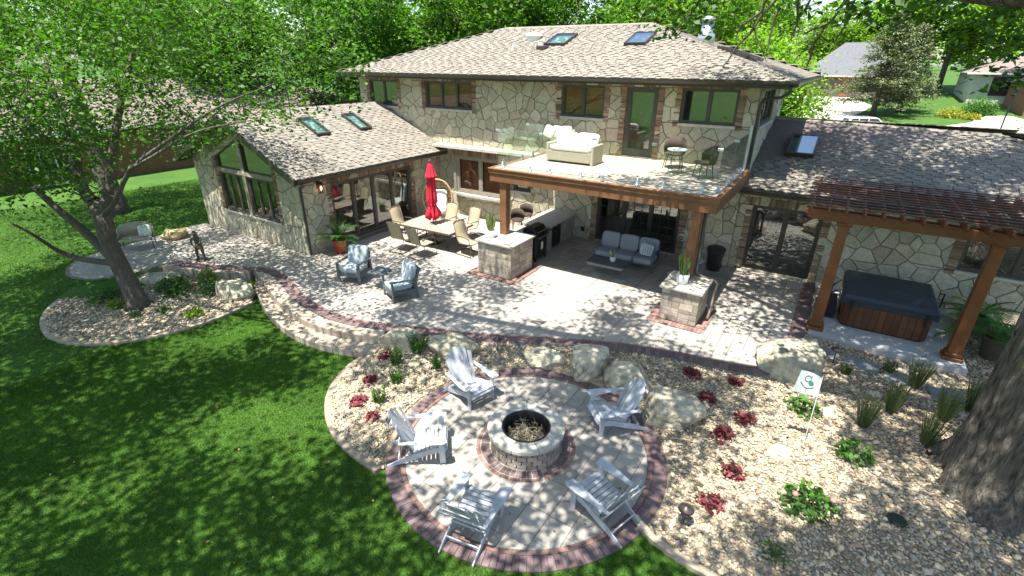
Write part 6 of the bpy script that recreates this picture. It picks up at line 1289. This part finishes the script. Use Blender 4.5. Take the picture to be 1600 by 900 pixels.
boulder('flat pale boulder on the walkway side above the maple bed', -17.35, 6.15, .75, .45, .24, .6, 30, flat=True)
for i, (x, y, s, lb) in enumerate(((-7.12, 6.95, .13, 'single rounded grey cobble among the left bed plants'), (.35, 8.35, .17, 'flat pale fieldstone lying in the middle of the right bed'), (1.0, 10.05, .16, 'round pale cobble just right of the flag plant'), (1.75, 11.2, .13, 'round cobble between two clumps of reed grass'), (.05, 7.0, .12, 'white cobble beside the lowest burgundy plants'), (1.55, 8.05, .1, 'small tan cobble left of the valve cover'))): boulder(lb, x, y, s * 1.3, s, s * .6, i, 40 + i, M_rock, name='cobble')
for i, (x, y, w_, d_, r) in enumerate(((.72, 12.45, .62, .42, .1), (1.5, 12.35, .66, .44, -.1), (2.25, 12.15, .64, .46, -.1), (3.0, 12.05, .6, .42, .1), (3.75, 12.0, .6, .46, -.2))):
    rnd = random.Random(60 + i); m = MB(); q = [(w_ / 2 * a + rnd.uniform(-.04, .04), d_ / 2 * c + rnd.uniform(-.04, .04)) for a, c in ((-1, -1), (0, -1.08), (1, -1), (1.06, 0), (1, 1), (0, 1.05), (-1, 1), (-1.04, 0))]; m.prism([(a, c, -.05) for a, c in q], (0, 0, .085)); o = m.build('stepping_stone', M_flag, bevel=.012); o.location = (x, y, gz(x, y) + .02); o.rotation_euler[2] = r
    tag(o, ('stepping stone nearest the big sunlit boulder', 'second stepping stone from the big boulder, right of the dark path light', 'third stepping stone from the big boulder, below the tub', 'fourth stepping stone, half behind the reed grass', 'stepping stone farthest right near the oak trunk')[i], 'stepping stone', 'stepping stones below the hot tub')

# ---------------------------------------------------------------- bed plants
def heuch(label, x, y, r=.17, n=120, seed=0): bush('burgundy_heuchera', x, y, gz(x, y) + .01, r * 1.12, r * .8, n, .1, M_heuch, label, 'plant', 'burgundy heucheras in the beds')
for i, (x, y, r, lb) in enumerate(((-7.85, 6.78, .17, 'burgundy heuchera closest to the end of the steps'), (-7.45, 5.95, .16, 'burgundy heuchera in the left bed, second from the steps'), (-7.12, 5.3, .19, 'burgundy heuchera nearest the curb left of the chair'), (-6.55, 5.12, .15, 'small dark heuchera just behind the left chair'), (-1.62, 9.85, .19, 'burgundy heuchera right of the large grey boulder'), (-.75, 10.05, .14, 'small burgundy heuchera nearest the patio edge bricks'), (-1.15, 9.25, .16, 'burgundy heuchera beside the right flank of the grey boulder'), (-.35, 8.95, .19, 'largest burgundy heuchera in the middle of the right bed'), (-.62, 8.3, .2, 'dark heuchera with bronze leaves below the large one'), (-.3, 7.45, .19, 'burgundy heuchera halfway down the right bed'), (-.45, 6.62, .2, 'lowest burgundy heuchera near the path light'))): heuch(lb, x, y, r)
def stalks(label, x, y, r, h, n, mat, name='perennial', lsz=.07, cat='plant', group=None):
    z = gz(x, y); T = thing(name, label, cat, (x, y, z), group=group); A_, B_, P = [], [], []
    for k in range(n): a = RNG.uniform(0, 6.28); q = RNG.random() ** .5 * r; b_ = np.array([q * .5 * cos(a), q * .5 * sin(a), 0]); e = np.array([q * 1.1 * cos(a), q * 1.1 * sin(a), h * RNG.uniform(.7, 1.05)]); A_.append(b_); B_.append(e); u = RNG.random((16, 1)) * .9 + .1; P.append(b_ + (e - b_) * u + RNG.normal(0, .02, (16, 3)))
    segmesh('stems', A_, B_, [.005] * n, [.003] * n, M_shrub, T, 3); leafmesh('foliage', np.concatenate(P), lsz, mat, T, asp=.35, flat=.6)
stalks('tall green perennial in front of the boulder by the steps', -7.30, 7.30, .24, .5, 30, M_shrub); stalks('slim upright green perennial in the middle of the left bed', -7.42, 6.68, .17, .45, 18, M_shrub); stalks('shorter green perennial just below the slim upright one', -6.95, 6.22, .16, .38, 16, M_shrub); stalks('small green perennial right of the tall one, under the chair back', -6.6, 7.1, .15, .36, 14, M_shrub); stalks('bright green perennial between curb and left chair', -6.75, 5.55, .16, .4, 16, M_shrub)
def broad(label, x, y, r, h, n, s=.13, pink=0):
    T = bush('hydrangea', x, y, gz(x, y) + .02, r, h, n, s, M_shrub, label, 'plant', 'broad leaved plants in the right bed')
    for k in range(pink): a = k * 1.9; m = MB(); m.lathe([(.01, 0), (.045, .02), (.05, .05), (.02, .08)], (r * .7 * cos(a), r * .7 * sin(a), h * .8), 8); m.build('bloom', M_pink, T, smooth=True)
broad('broad leaved green plant at the foot of the white flag', .52, 9.85, .32, .26, 110); broad('broad leaved green plant halfway between flag and oak roots', 1.42, 8.95, .30, .3, 110); broad('largest broad leaved plant with fading pink blooms low in the right bed', .85, 7.35, .40, .3, 190, .13, 3); broad('small green plant at the very bottom of the right bed', .52, 6.15, .22, .16, 90, .06)
def reed(label, x, y, h, n=150, r=.12):
    z = gz(x, y); T = thing('reed_grass', label, 'ornamental grass', (x, y, z), group='clumps of reed grass below the hot tub'); a = RNG.uniform(0, 6.28, n); q = RNG.random(n) ** .5; H_ = 1.25 * h * RNG.uniform(.55, 1.05, n); V = np.empty((n, 4, 3)); bx_, by_ = q * r * .6 * np.cos(a), q * r * .6 * np.sin(a); sp_ = .25 * H_ * q; w_ = .006
    b2 = RNG.uniform(0, 6.28, n); ox, oy = np.cos(b2) * w_, np.sin(b2) * w_; tx, ty = bx_ + sp_ * np.cos(a), by_ + sp_ * np.sin(a)
    V[:, 0] = np.stack([bx_ - ox, by_ - oy, np.zeros(n)], 1); V[:, 1] = np.stack([bx_ + ox, by_ + oy, np.zeros(n)], 1); V[:, 2] = np.stack([tx + ox * .6, ty + oy * .6, H_ * .9], 1); V[:, 3] = np.stack([tx * 1.1, ty * 1.1, H_], 1)
    fast_mesh('blades', V.reshape(-1, 3), np.arange(n * 4).reshape(-1, 4), M_tgrass, T, tone=RNG.random(n), stuff=False)
    P = np.stack([bx_ * 1.9, by_ * 1.9, H_ * RNG.uniform(.75, 1.05, n)], 1)[:130]; leafmesh('plumes', P, .05, M_tgrass, T, asp=.3, flat=1.2)
for i, (x, y, h, lb) in enumerate(((1.55, 9.95, .62, 'reed grass clump nearest the flag plant'), (2.0, 10.75, .66, 'reed grass clump second from the flag'), (2.45, 11.95, .66, 'reed grass clump against the concrete pad'), (2.85, 11.0, .66, 'tall reed grass clump in the middle of the group'), (2.5, 10.0, .60, 'reed grass clump closest to the viewer, left of the oak root'), (3.35, 11.7, .68, 'reed grass clump farthest right beside the oak trunk'), (2.0, 12.35, .25, 'tiny tuft of grass beside the second stepping stone'), (1.2, 11.75, .2, 'low dark tuft of grass behind the big boulder'))): reed(lb, x, y, h)
for i, (x, y, r, h, n, mt, lb) in enumerate(((-17.0, 4.65, .55, .42, 420, M_shrub, 'dark leafy shrub left of the maple trunk'), (-16.3, 6.1, .5, .4, 420, M_shrub, 'leafy shrub right behind the maple trunk'), (-15.7, 6.0, .45, .35, 330, M_shrub, 'leafy shrub just right of the maple trunk'), (-15.9, 7.0, .4, .45, 300, M_leafb, 'bright green shrub below the low edge wall'), (-15.0, 6.6, .42, .4, 300, M_shrub, 'dark rounded shrub nearest the grey boulder'), (-16.25, 4.55, .26, .24, 90, M_hosta, 'chartreuse hosta at the foot of the maple'), (-13.95, 5.5, .27, .22, 90, M_hosta, 'chartreuse hosta in the right part of the maple bed'), (-14.45, 7.35, .35, .2, 140, M_hosta, 'yellow green creeper on top of the steps boulder'), (-15.2, 4.6, .2, .14, 60, M_shrub, 'low teal green seedling in front of the maple'), (-14.9, 5.2, .2, .14, 60, M_shrub, 'low seedling in the middle of the maple bed'))): bush('bed_shrub', x, y, gz(x, y), r, h, n, .1 if mt is not M_hosta else .14, mt, lb, 'shrub')

# ---------------------------------------------------------------- small things
def pathlight(label, x, y, h, r=.11):
    T = thing('path_light', label, 'path light', (x, y, gz(x, y)), group='low path lights'); m = MB(); m.tube([(0, 0, -.05), (0, 0, h)], .011, 6); m.build('stem', M_copper, T); m = MB(); m.lathe([(r, h - .02), (r * .9, h + .005), (r * .3, h + .05), (.012, h + .06), (.012, h + .08)], n=20); m.build('shade', M_copper, T, smooth=True)
pathlight('path light between rounded boulder and flat boulder at the patio edge', -5.75, 8.35, .38); pathlight('copper path light at lower right beside the curb and lowest chair', -.72, 6.02, .34, .12); pathlight('dark path light leaning over the stepping stones near the big boulder', .95, 12.0, .42)
T = thing('garden_flag', 'small white emblem flag on a thin white pole in the right bed', 'flag', (.65, 8.8, gz(.65, 8.8))); T.scale = (.9, .9, .93); m = MB(); m.tube([(0, 0, 0), (-.03, 0, 1.62)], .008, 6); m.build('pole', M_whitep, T)
fu = lambda u, v, k=0: (-.03 - .36 * u - .05 * v * u, .05 * sin(u * 3.2) - .006 - k, 1.58 - .40 * v + .05 * u - .05 * u * v - .06 * sin(u * 2.6) * v)
m = MB(); V = [fu(i / 10, j / 6) for j in range(7) for i in range(11)]; m.add(V, [(j * 11 + i, j * 11 + i + 1, (j + 1) * 11 + i + 1, (j + 1) * 11 + i) for j in range(6) for i in range(10)]); fo = m.build('cloth', M_flagc, T, smooth=True)
def fstroke(pts, w_, mat, name='emblem'):
    m = MB(); V = []
    for i, (u, v) in enumerate(pts):
        a, b_ = pts[max(i - 1, 0)], pts[min(i + 1, len(pts) - 1)]; du, dv = b_[0] - a[0], b_[1] - a[1]; L_ = sqrt(du * du + dv * dv) or 1; V += [fu(u - dv / L_ * w_, v + du / L_ * w_, .004), fu(u + dv / L_ * w_, v - du / L_ * w_, .004)]
    m.add(V, [(2 * i, 2 * i + 1, 2 * i + 3, 2 * i + 2) for i in range(len(pts) - 1)]); m.build(name, mat, fo)
arc = lambda cu, cv, r, a0, a1, n=14, ky=1.0: [(cu + r * cos(a), cv + ky * r * sin(a)) for a in np.linspace(a0, a1, n)]
fstroke([(.22, .62), (.35, .70), (.5, .72), (.65, .66), (.82, .5)], .014, M_emgrey); fstroke([(.5, .72), (.49, .88)], .013, M_emgrey); fstroke(arc(.56, .30, .13, -2.6, 2.6), .014, M_emgrey); fstroke([(.44, .12), (.42, .3), (.48, .5)], .014, M_emgrey)
m = MB(); m.poly([fu(u, v, .006) for u, v in arc(.37, .46, .105, 0, 6.1, 14)]); m.build('emblem', M_emgreen, fo); fstroke(arc(.37, .46, .05, 0, 6.28, 12), .008, M_flagc)
m = MB(); m.lathe([(.03, 0), (.045, .12), (.05, .13), (.02, .15)], n=10); o = m.build('spotlight', M_copper); o.location = (2.5, 9.75, gz(2.5, 9.75)); o.rotation_euler = (.3, .3, 0); tag(o, 'short dark uplight stuck in the pebbles near the oak root', 'spotlight')
m = MB(); m.lathe([(.13, 0), (.13, .02), (.12, .03), (.01, .035)], n=16); o = m.build('valve_cover', MATS['shrub_leaf'] if False else mk('dark_green_plastic', (.02, .035, .02), .6, var=0)); o.location = (2.0, 7.75, gz(2.0, 7.75) + .03); tag(o, 'dark green round valve cover in the pebbles', 'valve cover')
# wicker settee at the left
T = thing('wicker_settee', 'weathered wicker settee with patterned pillow on the walkway', 'settee', (-20.25, 6.9, .005), 1.05); 
m = MB(); V = []; n = 17
for i in range(n): a = pi * i / (n - 1); x = .52 * cos(a); y = .12 + .26 * sin(a) ** .5 if 0 < i < n - 1 else -.15; h = .58 + .27 * sin(a) ** .6; V += [(x, y, .38), (x * 1.05, y + .05, h), (x * 1.0, y + .01, h), (x * .96, y - .03, .38)]
m.add(V, [(4 * i + j, 4 * i + (j + 1) % 4, 4 * i + 4 + (j + 1) % 4, 4 * i + 4 + j) for i in range(n - 1) for j in range(4)]); m.build('backrest', M_wicker, T, smooth=True); m = MB(); m.box(-.5, .5, -.32, .28, .34, .4); m.build('seat', M_wicker, T, bevel=.03)
for a, c in ((-.46, -.28), (.46, -.28), (-.46, .26), (.46, .26)): m = MB(); m.tube([(a, c, .35), (a * 1.06, c * 1.1, 0)], .016, 6); m.build('leg', M_dwick, T)
T = thing('patterned_pillow', 'teal and white patterned pillow on the wicker settee', 'pillow', (-20.1, 7.0, .41), 1.05); m = MB(); m.cushion((.15, .08, .2), (.42, .14, .40), Matrix.Rotation(-.25, 3, 'X'), p=.6); m.build('pad', M_teal, T, smooth=True)
# folded stand by the back wall
T = thing('folding_luggage_stand', 'thin folded X-frame stand against the back wall by the counter', 'stand', (-9.25, 16.55, .005), .0)
for s in (-1, 1): m = MB(); m.tube([(-.2 * s, -.1, 0), (.2 * s, .05, 1.1)], .01, 5); m.build('frame', M_black, T)
# golfer statue
def skin_fig(name, nodes, edges_, mat, parent):
    me = bpy.data.meshes.new(name); me.from_pydata([n_[0] for n_ in nodes], edges_, []); o = bpy.data.objects.new(name, me); lk(o, parent); me.materials.append(mat); sm = o.modifiers.new('s', 'SKIN'); 
    for v, n_ in zip(me.skin_vertices[0].data, nodes): v.radius = (n_[1], n_[1] * (n_[2] if len(n_) > 2 else 1))
    me.skin_vertices[0].data[0].use_root = True; sm.use_smooth_shade = True; ss = o.modifiers.new('ss', 'SUBSURF'); ss.levels = 2; ss.render_levels = 2; return o
T = thing('golfer_statue', 'small weathered statue of a standing golfer on the walkway edge', 'statue', (-17.2, 7.5, .005), .5)
m = MB(); m.lathe([(.2, 0), (.19, .03), (.01, .035)], n=14); m.build('base', M_bronzes, T)
nd = [((0, 0, .50), .095, .75), ((0, 0, .62), .09, .75), ((0, -.02, .76), .105, .7), ((0, -.03, .83), .05), ((0, -.05, .90), .07, 1.05), ((0, -.05, .96), .062), ((.14, -.03, .78), .04), ((.17, -.10, .66), .032), ((.05, -.2, .55), .026), ((-.14, -.03, .78), .04), ((-.17, -.10, .66), .032), ((-.03, -.2, .54), .026), ((.09, 0, .45), .065), ((.11, -.03, .25), .048), ((.12, 0, .06), .035), ((.13, -.09, .05), .03), ((-.09, 0, .45), .065), ((-.11, -.03, .25), .048), ((-.12, 0, .06), .035), ((-.13, -.09, .05), .03)]
skin_fig('body', nd, [(0, 1), (1, 2), (2, 3), (3, 4), (4, 5), (2, 6), (6, 7), (7, 8), (2, 9), (9, 10), (10, 11), (0, 12), (12, 13), (13, 14), (14, 15), (0, 16), (16, 17), (17, 18), (18, 19)], M_bronzes, T)
m = MB(); m.lathe([(.115, .955), (.11, .965), (.06, .975), (.055, 1.02), (.01, 1.03)], (0, -.05, 0), 14); m.build('hat', M_bronzes, T, smooth=True); m = MB(); m.tube([(.01, -.2, .57), (-.15, -.42, .06)], .008, 5); m.box(-.19, -.12, -.45, -.41, .035, .07); m.build('golf_club', M_bronzes, T)

# fallen leaves scattered on the beds, lawn and paving
def litter(n, x0, x1, y0, y1):
    X = RNG.uniform(x0, x1, n); Y = RNG.uniform(y0, y1, n); k = (np.hypot(X - CC[0], Y - CC[1]) > .75); X, Y = X[k], Y[k]
    Z = np.where(inpoly(X, Y, PATIO), .006, np.where(inpoly(X, Y, BEDM), bedz(X, Y) + .045, np.where(np.hypot(X - CC[0], Y - CC[1]) < RO, LOW + .018, LOW + .03))); k = ~inpoly(X, Y, STEPP); return np.stack([X, Y, Z], 1)[k]
lt = leafmesh('fallen_leaves', np.concatenate([litter(420, -14, 4.2, 1, 12.5), litter(120, -20, -14, 2.5, 9)]), .055, mk('dry_leaf', (.22, .12, .04), .8, var=.5, alt=(.16, .15, .05)), None, flat=.12); lt['kind'] = 'stuff'; tag(lt, 'scattered dry leaves on beds, lawn and paving', 'leaf litter')
